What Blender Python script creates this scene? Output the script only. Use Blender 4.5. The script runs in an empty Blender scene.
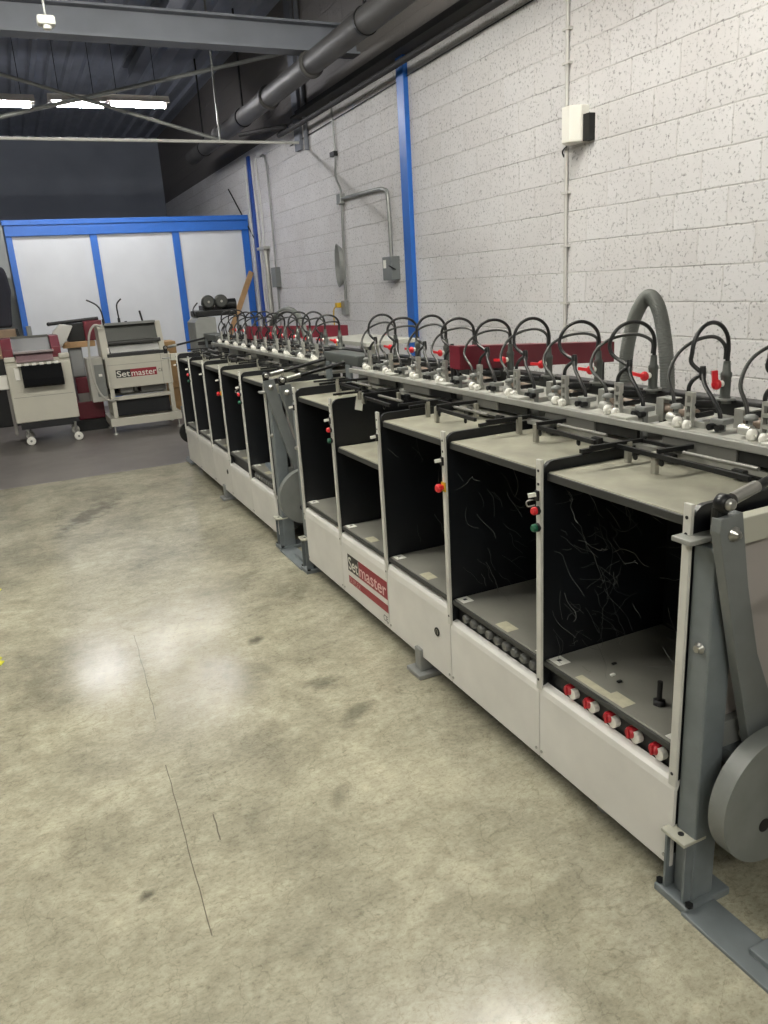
import bpy, bmesh, math, random
from mathutils import Vector, Matrix
random.seed(7)
S = bpy.context.scene
C = S.collection
PI = math.pi

# ------------------------------------------------------------------ materials
def lin(c):
    c = c / 255.0
    return c / 12.92 if c <= 0.04045 else ((c + 0.055) / 1.055) ** 2.4
def col(r, g, b):
    return (lin(r), lin(g), lin(b), 1.0)
MATS = {}
def mat(name, rgb, rough=0.5, metal=0.0, var=0.0, vscale=12.0, bump=0.0, bscale=60.0, spec=0.5):
    if name in MATS:
        return MATS[name]
    m = bpy.data.materials.new(name); m.use_nodes = True
    nt = m.node_tree; b = nt.nodes['Principled BSDF']
    b.inputs['Roughness'].default_value = rough
    b.inputs['Metallic'].default_value = metal
    b.inputs['Specular IOR Level'].default_value = spec
    c = col(*rgb)
    b.inputs['Base Color'].default_value = c
    if var > 0 or bump > 0:
        tc = nt.nodes.new('ShaderNodeTexCoord')
        n = nt.nodes.new('ShaderNodeTexNoise'); n.inputs['Scale'].default_value = vscale; n.inputs['Detail'].default_value = 6
        nt.links.new(tc.outputs['Object'], n.inputs['Vector'])
        r = nt.nodes.new('ShaderNodeValToRGB')
        r.color_ramp.elements[0].position = 0.3; r.color_ramp.elements[1].position = 0.75
        r.color_ramp.elements[0].color = tuple(max(0, x * (1 - var)) for x in c[:3]) + (1,)
        r.color_ramp.elements[1].color = tuple(min(1, x * (1 + var * 0.6)) for x in c[:3]) + (1,)
        nt.links.new(n.outputs['Fac'], r.inputs['Fac'])
        nt.links.new(r.outputs['Color'], b.inputs['Base Color'])
        if bump > 0:
            n2 = nt.nodes.new('ShaderNodeTexNoise'); n2.inputs['Scale'].default_value = bscale; n2.inputs['Detail'].default_value = 4
            nt.links.new(tc.outputs['Object'], n2.inputs['Vector'])
            bp = nt.nodes.new('ShaderNodeBump'); bp.inputs['Strength'].default_value = bump; bp.inputs['Distance'].default_value = 0.004
            nt.links.new(n2.outputs['Fac'], bp.inputs['Height'])
            nt.links.new(bp.outputs['Normal'], b.inputs['Normal'])
    MATS[name] = m
    return m
def emit(name, rgb, strength):
    m = bpy.data.materials.new(name); m.use_nodes = True
    nt = m.node_tree; b = nt.nodes['Principled BSDF']
    b.inputs['Base Color'].default_value = col(*rgb)
    b.inputs['Emission Color'].default_value = col(*rgb)
    b.inputs['Emission Strength'].default_value = strength
    MATS[name] = m
    return m

cream   = mat('cream_enamel', (222, 220, 215), 0.4, var=0.10, vscale=5)
postm   = mat('post_enamel', (206, 205, 198), 0.4, var=0.12, vscale=9)
blackm  = mat('black_panel', (13, 16, 21), 0.42, var=0.4, vscale=4)
darkm   = mat('dark_metal', (26, 27, 28), 0.4, 0.3)
rubber  = mat('black_rubber', (24, 25, 26), 0.4)
platem  = mat('feed_plate', (150, 148, 132), 0.5, 0.1, var=0.28, vscale=9)
traym   = mat('tray_plate', (140, 139, 131), 0.45, 0.15, var=0.2, vscale=5)
edgem   = mat('dark_edge', (52, 53, 52), 0.5, var=0.2)
alum    = mat('aluminium', (186, 186, 180), 0.38, 0.55, var=0.12, vscale=20)
steel   = mat('steel', (176, 175, 170), 0.3, 0.85, var=0.15, vscale=30)
railm   = mat('rail_paint', (146, 146, 140), 0.45, 0.1, var=0.12, vscale=10)
deckm   = mat('deck_plate', (186, 186, 178), 0.4, 0.1, var=0.1, vscale=10)
brownm  = mat('brown_roller', (128, 112, 98), 0.5, var=0.2)
whitepl = mat('white_plastic', (232, 230, 222), 0.35)
redpl   = mat('red_plastic', (215, 40, 48), 0.35)
darkred = mat('dark_red_plastic', (176, 38, 48), 0.35)
greenpl = mat('green_plastic', (18, 92, 66), 0.35)
yellowp = mat('yellow_plastic', (210, 170, 40), 0.4)
bluegry = mat('blue_grey_paint', (114, 121, 124), 0.42, var=0.25, vscale=8)
midgry  = mat('grey_paint', (128, 130, 127), 0.45, var=0.15, vscale=8)
burg    = mat('burgundy_paint', (108, 26, 42), 0.4, var=0.08)
hosegr  = mat('grey_hose', (104, 107, 103), 0.5, var=0.1)
paper   = mat('paper', (238, 238, 230), 0.7)
labelm  = mat('label_film', (196, 192, 168), 0.5, var=0.15, vscale=40)
inkm    = mat('black_ink', (22, 22, 24), 0.5)
logo_k  = mat('logo_black', (34, 33, 30), 0.45)
logo_r  = mat('logo_burgundy', (140, 32, 46), 0.45)
logo_r2 = mat('logo_stripe', (148, 48, 56), 0.45)
logo_w  = mat('logo_white', (226, 224, 214), 0.45)
logo_p  = mat('logo_pink', (205, 150, 150), 0.45)
bluep   = mat('blue_paint', (30, 98, 186), 0.4, var=0.06)
blued   = mat('blue_paint_deep', (22, 66, 148), 0.4, var=0.06)
wpanel  = mat('white_board', (206, 209, 213), 0.5, var=0.07, vscale=2)
galv    = mat('galvanised_steel', (150, 152, 150), 0.4, 0.4, var=0.12, vscale=15)
cablew  = mat('white_cable', (205, 205, 200), 0.5)
ceil_m  = mat('ceiling_deck', (166, 172, 186), 0.8, var=0.15, vscale=2)
beam_m  = mat('ceiling_beam', (122, 126, 136), 0.6, var=0.12, vscale=3)
duct_m  = mat('duct', (82, 81, 80), 0.55, 0.1, var=0.2, vscale=4)
girder  = mat('wall_girder', (44, 43, 44), 0.7, var=0.2, vscale=3)
dirt_m  = mat('far_wall', (140, 146, 158), 0.85, var=0.12, vscale=1.5)
cart_m  = mat('cart_enamel', (196, 193, 180), 0.4, var=0.06, vscale=4)
wood_m  = mat('wood', (178, 142, 100), 0.6, var=0.2)
card_m  = mat('cardboard', (150, 128, 104), 0.7, var=0.1)
coat_m  = mat('dark_cloth', (30, 31, 40), 0.9)
bluebin = mat('blue_plastic', (38, 48, 140), 0.4)
tube_m  = emit('fluorescent_tube', (252, 251, 253), 215.0)
tube_n  = emit('warm_tube', (255, 252, 241), 350.0)
hous_m  = mat('fixture_housing', (190, 184, 178), 0.5)
web_m   = mat('cobweb_silk', (100, 102, 100), 0.8)

# ------------------------------------------------------------------ mesh builder
def world(o):
    v = Vector((0, 0, 0))
    while o is not None:
        v += o.location; o = o.parent
    return v
class MB:
    def __init__(s): s.v = []; s.f = []; s.sm = []
    def add(s, vs, fs, smooth=False):
        n = len(s.v); s.v += [tuple(x) for x in vs]
        s.f += [tuple(i + n for i in f) for f in fs]; s.sm += [smooth] * len(fs)
        return s
    def box(s, a, b, bev=0.0):
        x0, x1 = sorted((a[0], b[0])); y0, y1 = sorted((a[1], b[1])); z0, z1 = sorted((a[2], b[2]))
        d = min(x1 - x0, y1 - y0, z1 - z0); bev = min(bev, d * 0.45)
        if bev <= 0:
            vs = [(x, y, z) for z in (z0, z1) for y in (y0, y1) for x in (x0, x1)]
            return s.add(vs, [(0, 2, 3, 1), (4, 5, 7, 6), (0, 1, 5, 4), (2, 6, 7, 3), (0, 4, 6, 2), (1, 3, 7, 5)])
        bm = bmesh.new(); bmesh.ops.create_cube(bm, size=1.0)
        for v in bm.verts:
            v.co = ((x0 + x1) / 2 + v.co.x * (x1 - x0), (y0 + y1) / 2 + v.co.y * (y1 - y0), (z0 + z1) / 2 + v.co.z * (z1 - z0))
        bmesh.ops.bevel(bm, geom=bm.edges[:], offset=bev, segments=2, affect='EDGES', profile=0.5)
        bm.verts.index_update()
        s.add([v.co[:] for v in bm.verts], [[v.index for v in f.verts] for f in bm.faces]); bm.free()
        return s
    def prism(s, pts, axis, a, b, bev=0.0):
        """polygon pts in the plane across axis, extruded from a to b. axis x:(y,z) y:(x,z) z:(x,y)"""
        def P(p, t):
            return (t, p[0], p[1]) if axis == 'x' else (p[0], t, p[1]) if axis == 'y' else (p[0], p[1], t)
        n = len(pts)
        bm = bmesh.new()
        va = [bm.verts.new(P(p, a)) for p in pts]; vb = [bm.verts.new(P(p, b)) for p in pts]
        bm.faces.new(va); bm.faces.new(vb[::-1])
        for i in range(n):
            bm.faces.new((va[i], vb[i], vb[(i + 1) % n], va[(i + 1) % n]))
        bmesh.ops.recalc_face_normals(bm, faces=bm.faces[:])
        if bev > 0:
            bmesh.ops.bevel(bm, geom=bm.edges[:], offset=bev, segments=2, affect='EDGES', profile=0.5)
        bm.verts.index_update()
        s.add([v.co[:] for v in bm.verts], [[v.index for v in f.verts] for f in bm.faces]); bm.free()
        return s
    def lathe(s, p, q, prof, seg=16):
        """prof = [(t along p->q in metres, radius)]"""
        p = Vector(p); d = (Vector(q) - p).normalized()
        u = d.orthogonal().normalized(); w = d.cross(u)
        vs = []; fs = []
        for t, r in prof:
            for k in range(seg):
                a = 2 * PI * k / seg
                vs.append(p + d * t + u * (r * math.cos(a)) + w * (r * math.sin(a)))
        for i in range(len(prof) - 1):
            for k in range(seg):
                k2 = (k + 1) % seg
                fs.append((i * seg + k, i * seg + k2, (i + 1) * seg + k2, (i + 1) * seg + k))
        s.add(vs, fs, True)
        m = len(prof) - 1
        s.add(vs[:seg], [tuple(range(seg - 1, -1, -1))]); s.add(vs[m * seg:], [tuple(range(seg))])
        return s
    def cyl(s, p, q, r, seg=16, r2=None):
        L = (Vector(q) - Vector(p)).length
        return s.lathe(p, q, [(0, r), (L, r if r2 is None else r2)], seg)
    def ring(s, p, q, ro, ri, seg=24):
        p = Vector(p); q = Vector(q); d = (q - p).normalized(); u = d.orthogonal().normalized(); w = d.cross(u)
        vs = []
        for c, r in ((p, ro), (q, ro), (q, ri), (p, ri)):
            for k in range(seg):
                a = 2 * PI * k / seg
                vs.append(c + u * (r * math.cos(a)) + w * (r * math.sin(a)))
        fs = []
        for i in range(4):
            j = (i + 1) % 4
            for k in range(seg):
                k2 = (k + 1) % seg
                fs.append((i * seg + k, i * seg + k2, j * seg + k2, j * seg + k))
        return s.add(vs, fs)
    def ball(s, c, r, seg=12, sc=(1, 1, 1)):
        vs = []; fs = []; n = seg // 2
        for i in range(n + 1):
            th = PI * i / n
            for k in range(seg):
                a = 2 * PI * k / seg
                vs.append((c[0] + sc[0] * r * math.sin(th) * math.cos(a), c[1] + sc[1] * r * math.sin(th) * math.sin(a), c[2] + sc[2] * r * math.cos(th)))
        for i in range(n):
            for k in range(seg):
                k2 = (k + 1) % seg
                fs.append((i * seg + k, (i + 1) * seg + k, (i + 1) * seg + k2, i * seg + k2))
        return s.add(vs, fs, True)
    def tube(s, pts, r, seg=8, sub=6, radii=None, spline=True):
        P = [Vector(p) for p in pts]
        Q = []
        if spline and len(P) > 2:
            for i in range(len(P) - 1):
                p0 = P[max(i - 1, 0)]; p1 = P[i]; p2 = P[i + 1]; p3 = P[min(i + 2, len(P) - 1)]
                for k in range(sub):
                    t = k / sub
                    Q.append(0.5 * ((2 * p1) + (p2 - p0) * t + (2 * p0 - 5 * p1 + 4 * p2 - p3) * t * t + (3 * p1 - p0 - 3 * p2 + p3) * t ** 3))
            Q.append(P[-1])
        else:
            Q = P
        n = len(Q); vs = []; fs = []
        up = None
        for i in range(n):
            d = (Q[min(i + 1, n - 1)] - Q[max(i - 1, 0)]).normalized()
            if up is None: up = d.orthogonal().normalized()
            up = (up - d * up.dot(d)).normalized(); w = d.cross(up)
            rr = r if radii is None else radii(i / (n - 1))
            for k in range(seg):
                a = 2 * PI * k / seg
                vs.append(Q[i] + up * (rr * math.cos(a)) + w * (rr * math.sin(a)))
        for i in range(n - 1):
            for k in range(seg):
                k2 = (k + 1) % seg
                fs.append((i * seg + k, i * seg + k2, (i + 1) * seg + k2, (i + 1) * seg + k))
        s.add(vs, fs, True)
        s.add(vs[:seg], [tuple(range(seg - 1, -1, -1))]); s.add(vs[-seg:], [tuple(range(seg))])
        return s
    def bar(s, p, q, w, h):
        """rectangular bar from p to q, w across, h up"""
        p = Vector(p); q = Vector(q); d = (q - p).normalized()
        u = Vector((0, 0, 1)).cross(d)
        u = u.normalized() if u.length > 1e-4 else Vector((1, 0, 0)); v = d.cross(u)
        vs = [c + u * (a * w / 2) + v * (b * h / 2) for c in (p, q) for a, b in ((-1, -1), (1, -1), (1, 1), (-1, 1))]
        return s.add(vs, [(3, 2, 1, 0), (4, 5, 6, 7), (0, 1, 5, 4), (1, 2, 6, 5), (2, 3, 7, 6), (3, 0, 4, 7)])
    def build(s, name, m, parent=None, origin=None):
        xs = [v[0] for v in s.v]; ys = [v[1] for v in s.v]; zs = [v[2] for v in s.v]
        o0 = Vector(origin) if origin else Vector(((min(xs) + max(xs)) / 2, (min(ys) + max(ys)) / 2, min(zs)))
        me = bpy.data.meshes.new(name)
        me.from_pydata([(v[0] - o0.x, v[1] - o0.y, v[2] - o0.z) for v in s.v], [], s.f)
        me.polygons.foreach_set('use_smooth', s.sm)
        me.update()
        me.materials.append(m)
        o = bpy.data.objects.new(name, me); C.objects.link(o)
        if parent is not None:
            o.parent = parent; o.location = o0 - world(parent)
        else:
            o.location = o0
        return o
def B(): return MB()
def tag(o, label, cat=None, group=None, kind=None):
    if label: o['label'] = label
    if cat: o['category'] = cat
    if group: o['group'] = group
    if kind: o['kind'] = kind
    return o
def thing(name, loc, label, cat, group=None):
    o = bpy.data.objects.new(name, None); o.empty_display_size = 0.1
    C.objects.link(o); o.location = loc
    return tag(o, label, cat, group)
def struct(name, mb, m, label=None):
    return tag(mb.build(name, m), label, None, None, 'structure')
def text(name, body, size, m, parent, place, width=None, bold=0.0):
    """lettering laid on a surface; place maps (u right, v up) to the world"""
    cu = bpy.data.curves.new('lettering', 'FONT'); cu.body = body; cu.size = size; cu.offset = bold
    tmp = bpy.data.objects.new('lettering', cu); C.objects.link(tmp)
    bpy.context.view_layer.update()
    me = bpy.data.meshes.new_from_object(tmp.evaluated_get(bpy.context.evaluated_depsgraph_get()))
    bpy.data.objects.remove(tmp)
    xs = [v.co.x for v in me.vertices]; w = max(xs) - min(xs)
    k = (width / w) if width else 1.0
    mb = B()
    mb.add([place((v.co.x - min(xs)) * k, v.co.y) for v in me.vertices], [tuple(p.vertices) for p in me.polygons])
    bpy.data.meshes.remove(me)
    return mb.build(name, m, parent)

# ------------------------------------------------------------------ camera (24 mm-class phone lens held at 1.6 m)
H = 1.6
F = 762.0
R = Matrix(((0.9009649593, -0.1763765162, 0.3964258653),
            (-0.4298100124, -0.2377672409, 0.8710511422),
            (-0.0593758817, -0.9551743630, -0.2900283452)))
cam = bpy.data.cameras.new('camera'); cam.sensor_fit = 'VERTICAL'; cam.sensor_height = 24.0
cam.lens = F / 1024.0 * 24.0; cam.clip_start = 0.05; cam.clip_end = 100
co = bpy.data.objects.new('camera', cam); C.objects.link(co)
rx = R.col[0]; ry = -R.col[1]; rz = -R.col[2]
M = Matrix(((rx[0], ry[0], rz[0], 0), (rx[1], ry[1], rz[1], 0), (rx[2], ry[2], rz[2], H), (0, 0, 0, 1)))
co.matrix_world = M
S.camera = co

# ------------------------------------------------------------------ room shell
WX = 3.65            # block wall
XL, YF, YB, ZC = -6.0, -5.0, 19.0, 4.95
def block_wall_material():
    m = bpy.data.materials.new('painted_block_wall'); m.use_nodes = True
    nt = m.node_tree; N = nt.nodes; L = nt.links; b = N['Principled BSDF']
    b.inputs['Roughness'].default_value = 0.62
    ge = N.new('ShaderNodeNewGeometry')
    sp = N.new('ShaderNodeSeparateXYZ'); L.new(ge.outputs['Position'], sp.inputs[0])
    cb = N.new('ShaderNodeCombineXYZ')
    ay = N.new('ShaderNodeMath'); ay.operation = 'ADD'; ay.inputs[1].default_value = 20.0 - 0.03
    az = N.new('ShaderNodeMath'); az.operation = 'ADD'; az.inputs[1].default_value = 2.035 - 0.1555
    L.new(sp.outputs['Y'], ay.inputs[0]); L.new(sp.outputs['Z'], az.inputs[0])
    L.new(ay.outputs[0], cb.inputs['X']); L.new(az.outputs[0], cb.inputs['Y'])
    nz = N.new('ShaderNodeTexNoise'); nz.inputs['Scale'].default_value = 5.0
    L.new(ge.outputs['Position'], nz.inputs['Vector'])
    wob = N.new('ShaderNodeVectorMath'); wob.operation = 'MULTIPLY_ADD'
    wob.inputs[1].default_value = (0.012, 0.012, 0); L.new(nz.outputs['Color'], wob.inputs[0]); L.new(cb.outputs[0], wob.inputs[2])
    br = N.new('ShaderNodeTexBrick'); br.offset = 0.5; br.offset_frequency = 2; br.squash = 1.0
    br.inputs['Scale'].default_value = 1.0; br.inputs['Mortar Size'].default_value = 0.0065; br.inputs['Mortar Smooth'].default_value = 0.5
    br.inputs['Brick Width'].default_value = 0.39; br.inputs['Row Height'].default_value = 0.2035; br.inputs['Bias'].default_value = 0.0
    br.inputs['Color1'].default_value = col(224, 223, 224); br.inputs['Color2'].default_value = col(219, 217, 217); br.inputs['Mortar'].default_value = col(218, 216, 215)
    L.new(wob.outputs[0], br.inputs['Vector'])
    # pits in the block face
    p = N.new('ShaderNodeTexNoise'); p.inputs['Scale'].default_value = 58; p.inputs['Detail'].default_value = 3; p.inputs['Roughness'].default_value = 0.6
    L.new(ge.outputs['Position'], p.inputs['Vector'])
    pr = N.new('ShaderNodeValToRGB'); pr.color_ramp.elements[0].position = 0.29; pr.color_ramp.elements[1].position = 0.44
    pr.color_ramp.elements[0].color = (0.45, 0.45, 0.45, 1)
    L.new(p.outputs['Fac'], pr.inputs['Fac'])
    # broad staining
    st = N.new('ShaderNodeTexNoise'); st.inputs['Scale'].default_value = 0.7; st.inputs['Detail'].default_value = 5
    L.new(ge.outputs['Position'], st.inputs['Vector'])
    sr = N.new('ShaderNodeValToRGB'); sr.color_ramp.elements[0].position = 0.3; sr.color_ramp.elements[1].position = 0.6
    sr.color_ramp.elements[0].color = (0.84, 0.83, 0.83, 1)
    L.new(st.outputs['Fac'], sr.inputs['Fac'])
    # the upper courses are coloured darker above the girder line
    up = N.new('ShaderNodeMath'); up.operation = 'GREATER_THAN'; up.inputs[1].default_value = 3.575; L.new(sp.outputs['Z'], up.inputs[0])
    m1 = N.new('ShaderNodeMix'); m1.data_type = 'RGBA'; m1.blend_type = 'MULTIPLY'; m1.inputs['Factor'].default_value = 1
    # thin dark line lying in the bed joints, broken up by noise
    fr = N.new('ShaderNodeMath'); fr.operation = 'MULTIPLY'; fr.inputs[1].default_value = 1 / 0.2035
    sy = N.new('ShaderNodeSeparateXYZ'); L.new(wob.outputs[0], sy.inputs[0]); L.new(sy.outputs['Y'], fr.inputs[0])
    ff = N.new('ShaderNodeMath'); ff.operation = 'FRACT'; L.new(fr.outputs[0], ff.inputs[0])
    jr = N.new('ShaderNodeValToRGB'); cr_ = jr.color_ramp; cr_.elements[0].position = 0.0; cr_.elements[1].position = 0.03
    cr_.elements[0].color = (0.42, 0.42, 0.42, 1); cr_.elements[1].color = (1, 1, 1, 1)
    L.new(ff.outputs[0], jr.inputs['Fac'])
    jn = N.new('ShaderNodeTexNoise'); jn.inputs['Scale'].default_value = 2.2; jn.inputs['Detail'].default_value = 5; L.new(ge.outputs['Position'], jn.inputs['Vector'])
    jm = N.new('ShaderNodeMapRange'); jm.inputs['From Min'].default_value = 0.35; jm.inputs['From Max'].default_value = 0.65; L.new(jn.outputs['Fac'], jm.inputs['Value'])
    m0 = N.new('ShaderNodeMix'); m0.data_type = 'RGBA'; m0.blend_type = 'MULTIPLY'
    L.new(jm.outputs[0], m0.inputs['Factor']); L.new(br.outputs['Color'], m0.inputs[6]); L.new(jr.outputs['Color'], m0.inputs[7])
    L.new(m0.outputs[2], m1.inputs[6]); L.new(pr.outputs['Color'], m1.inputs[7])
    m2 = N.new('ShaderNodeMix'); m2.data_type = 'RGBA'; m2.blend_type = 'MULTIPLY'; m2.inputs['Factor'].default_value = 1
    L.new(m1.outputs[2], m2.inputs[6]); L.new(sr.outputs['Color'], m2.inputs[7])
    m3 = N.new('ShaderNodeMix'); m3.data_type = 'RGBA'
    L.new(up.outputs[0], m3.inputs['Factor']); L.new(m2.outputs[2], m3.inputs[6]); m3.inputs[7].default_value = col(112, 108, 106)
    L.new(m3.outputs[2], b.inputs['Base Color'])
    hm = N.new('ShaderNodeMath'); hm.operation = 'MULTIPLY_ADD'; hm.inputs[1].default_value = -1.0
    L.new(br.outputs['Fac'], hm.inputs[0]); L.new(pr.outputs['Color'], hm.inputs[2])
    bp = N.new('ShaderNodeBump'); bp.inputs['Strength'].default_value = 0.7; bp.inputs['Distance'].default_value = 0.006
    L.new(hm.outputs[0], bp.inputs['Height']); L.new(bp.outputs['Normal'], b.inputs['Normal'])
    return m
def floor_material():
    m = bpy.data.materials.new('polished_concrete'); m.use_nodes = True
    nt = m.node_tree; N = nt.nodes; L = nt.links; b = N['Principled BSDF']
    ge = N.new('ShaderNodeNewGeometry')
    sp = N.new('ShaderNodeSeparateXYZ'); L.new(ge.outputs['Position'], sp.inputs[0])
    def noise(scale, detail, rough=0.55, dist=0.0, sy=1.0):
        n = N.new('ShaderNodeTexNoise'); n.inputs['Scale'].default_value = scale; n.inputs['Detail'].default_value = detail
        n.inputs['Roughness'].default_value = rough; n.inputs['Distortion'].default_value = dist
        vm = N.new('ShaderNodeVectorMath'); vm.operation = 'MULTIPLY'; vm.inputs[1].default_value = (1, sy, 1); L.new(ge.outputs['Position'], vm.inputs[0])
        L.new(vm.outputs[0], n.inputs['Vector']); return n
    def ramp(n, p0, c0, p1, c1):
        r = N.new('ShaderNodeValToRGB'); r.color_ramp.elements[0].position = p0; r.color_ramp.elements[1].position = p1
        r.color_ramp.elements[0].color = c0; r.color_ramp.elements[1].color = c1
        L.new(n.outputs[0], r.inputs['Fac']); return r
    def mul(a, c, f=1.0):
        x = N.new('ShaderNodeMix'); x.data_type = 'RGBA'; x.blend_type = 'MULTIPLY'; x.inputs['Factor'].default_value = f
        L.new(a, x.inputs[6]); L.new(c, x.inputs[7]); return x.outputs[2]
    base = ramp(noise(1.6, 9, 0.72, 0.25), 0.36, col(146, 142, 125), 0.64, col(190, 186, 165))
    fine = ramp(noise(13, 12, 0.85, 0.2, 1.4), 0.36, (0.70, 0.69, 0.66, 1), 0.64, (1.12, 1.12, 1.11, 1))
    grit = ramp(noise(60, 6, 0.8, 0.0, 1.4), 0.34, (0.55, 0.54, 0.52, 1), 0.50, (1, 1, 1, 1))
    blot = ramp(noise(2.6, 3, 0.5, 0.6), 0.27, (0.72, 0.71, 0.69, 1), 0.40, (1, 1, 1, 1))
    v = N.new('ShaderNodeTexVoronoi'); v.feature = 'DISTANCE_TO_EDGE'; v.inputs['Scale'].default_value = 5.5
    wn = noise(3.5, 5); wv = N.new('ShaderNodeVectorMath'); wv.operation = 'MULTIPLY_ADD'; wv.inputs[1].default_value = (0.5, 0.5, 0)
    L.new(wn.outputs['Color'], wv.inputs[0]); L.new(ge.outputs['Position'], wv.inputs[2]); L.new(wv.outputs[0], v.inputs['Vector'])
    cr = ramp(v, 0.0, (0.62, 0.61, 0.58, 1), 0.012, (1, 1, 1, 1))
    c = mul(base.outputs['Color'], fine.outputs['Color']); c = mul(c, grit.outputs['Color'], 0.75); c = mul(c, blot.outputs['Color'], 0.8); c = mul(c, cr.outputs['Color'], 0.6)
    # old oil stains: soft ellipses broken up by noise (centre, direction, half sizes, strength)
    sn = noise(7, 6, 0.7)
    for cx_, cy_, ang, la, lb, k_ in ((0.30, 6.15, 1.02, 0.75, 0.16, 0.55), (0.78, 3.28, 0.4, 0.07, 0.05, 0.6), (0.93, 2.72, 0.2, 0.12, 0.09, 0.5), (0.95, 2.45, 0.6, 0.16, 0.07, 0.45), (0.06, 1.88, 0.5, 0.05, 0.03, 0.6), (0.70, 2.02, 0.9, 0.10, 0.06, 0.35)):
        sb = N.new('ShaderNodeVectorMath'); sb.operation = 'SUBTRACT'; sb.inputs[1].default_value = (cx_, cy_, 0); L.new(ge.outputs['Position'], sb.inputs[0])
        ro = N.new('ShaderNodeVectorRotate'); ro.rotation_type = 'Z_AXIS'; ro.inputs['Angle'].default_value = -ang; L.new(sb.outputs[0], ro.inputs['Vector'])
        sc_ = N.new('ShaderNodeVectorMath'); sc_.operation = 'MULTIPLY'; sc_.inputs[1].default_value = (1 / la, 1 / lb, 0); L.new(ro.outputs[0], sc_.inputs[0])
        ln = N.new('ShaderNodeVectorMath'); ln.operation = 'LENGTH'; L.new(sc_.outputs[0], ln.inputs[0])
        ad = N.new('ShaderNodeMath'); ad.operation = 'MULTIPLY_ADD'; ad.inputs[1].default_value = 2.4; L.new(sn.outputs[0], ad.inputs[0]); L.new(ln.outputs['Value'], ad.inputs[2])
        mr = N.new('ShaderNodeMapRange'); mr.inputs['From Min'].default_value = 1.35; mr.inputs['From Max'].default_value = 2.0; mr.inputs['To Min'].default_value = 1 - k_; mr.inputs['To Max'].default_value = 1.0
        L.new(ad.outputs[0], mr.inputs['Value']); c = mul(c, mr.outputs[0])
    # darker smooth slab beyond the pour joint
    far = ramp(noise(1.0, 6), 0.35, col(106, 101, 97), 0.65, col(122, 117, 112))
    g = N.new('ShaderNodeMath'); g.operation = 'GREATER_THAN'; g.inputs[1].default_value = 7.53
    L.new(sp.outputs['Y'], g.inputs[0])
    mx = N.new('ShaderNodeMix'); mx.data_type = 'RGBA'; L.new(g.outputs[0], mx.inputs['Factor']); L.new(c, mx.inputs[6]); L.new(far.outputs['Color'], mx.inputs[7])
    L.new(mx.outputs[2], b.inputs['Base Color'])
    rr = N.new('ShaderNodeMapRange'); rr.inputs['To Min'].default_value = 0.14; rr.inputs['To Max'].default_value = 0.26
    L.new(noise(5, 6).outputs['Fac'], rr.inputs['Value']); ra = N.new('ShaderNodeMath'); ra.operation = 'MULTIPLY_ADD'; ra.inputs[1].default_value = 0.22; L.new(g.outputs[0], ra.inputs[0]); L.new(rr.outputs[0], ra.inputs[2]); L.new(ra.outputs[0], b.inputs['Roughness'])
    bp = N.new('ShaderNodeBump'); bp.inputs['Strength'].default_value = 0.05; bp.inputs['Distance'].default_value = 0.004
    L.new(noise(30, 6).outputs['Fac'], bp.inputs['Height']); L.new(bp.outputs['Normal'], b.inputs['Normal'])
    return m
wall_m = block_wall_material()
struct('floor', B().box((XL, YF, -0.1), (WX, YB, 0)), floor_material())
struct('wall_right', B().box((WX, YF, 0), (WX + 0.2, YB, ZC)), wall_m)
struct('wall_left', B().box((XL - 0.2, YF, 0), (XL, YB, ZC)), mat('left_wall', (150, 150, 150), 0.8))
struct('wall_back', B().box((XL, YB, 0), (WX, YB + 0.2, ZC)), dirt_m)
struct('wall_side_board', B().box((XL, 13.6, 0), (0.12, 13.7, 2.75)), mat('side_board', (170, 174, 172), 0.7))
struct('wall_front', B().box((XL, YF - 0.2, 0), (WX, YF, ZC)), mat('front_wall', (170, 170, 168), 0.8))
cb = B()
cb.box((XL, YF, ZC), (WX, YB, ZC + 0.1))
for k in range(38):
    x = XL + 0.12 + k * 0.25
    cb.prism([(x, ZC), (x + 0.03, ZC - 0.05), (x + 0.09, ZC - 0.05), (x + 0.12, ZC)], 'y', YF, YB)
struct('ceiling', cb, ceil_m)
# cracks and the joint in the slab
def crack(pts, w=0.004):
    mb = B(); vs = []; fs = []
    for x, y in pts:
        vs += [(x - w / 2, y, 0.0006), (x + w / 2, y, 0.0006)]
    for i in range(len(pts) - 1):
        fs.append((2 * i, 2 * i + 1, 2 * i + 3, 2 * i + 2))
    mb.add(vs, fs)
    return tag(mb.build('floor_crack', mat('crack', (92, 86, 72), 0.9)), None, None, None, 'structure')
def jag(x0, y0, x1, y1, n=14, j=0.004):
    return [(x0 + (x1 - x0) * i / n + random.uniform(-j, j), y0 + (y1 - y0) * i / n) for i in range(n + 1)]

# wall girder, duct, ceiling steel
def I_beam(mb, axis, a, b, c, z0, z1, w, t=0.02):
    if axis == 'x':
        mb.box((a, c - w / 2, z0), (b, c + w / 2, z0 + t)); mb.box((a, c - w / 2, z1 - t), (b, c + w / 2, z1)); mb.box((a, c - 0.012, z0 + t), (b, c + 0.012, z1 - t))
    else:
        mb.box((c - w / 2, a, z0), (c + w / 2, b, z0 + t)); mb.box((c - w / 2, a, z1 - t), (c + w / 2, b, z1)); mb.box((c - 0.012, a, z0 + t), (c + 0.012, b, z1 - t))
    return mb
g = B().box((WX - 0.10, YF, 3.56), (WX, 9.7, 3.63)).box((WX - 0.16, YF, 3.54), (WX, 9.7, 3.565))
struct('trim_1', g, girder, 'dark steel girder along the top of the white block wall')
bm_ = I_beam(B(), 'x', XL, WX, 8.0, 3.80, 4.06, 0.20)
struct('beam_1', bm_, beam_m, 'grey steel beam crossing under the ceiling')
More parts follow.
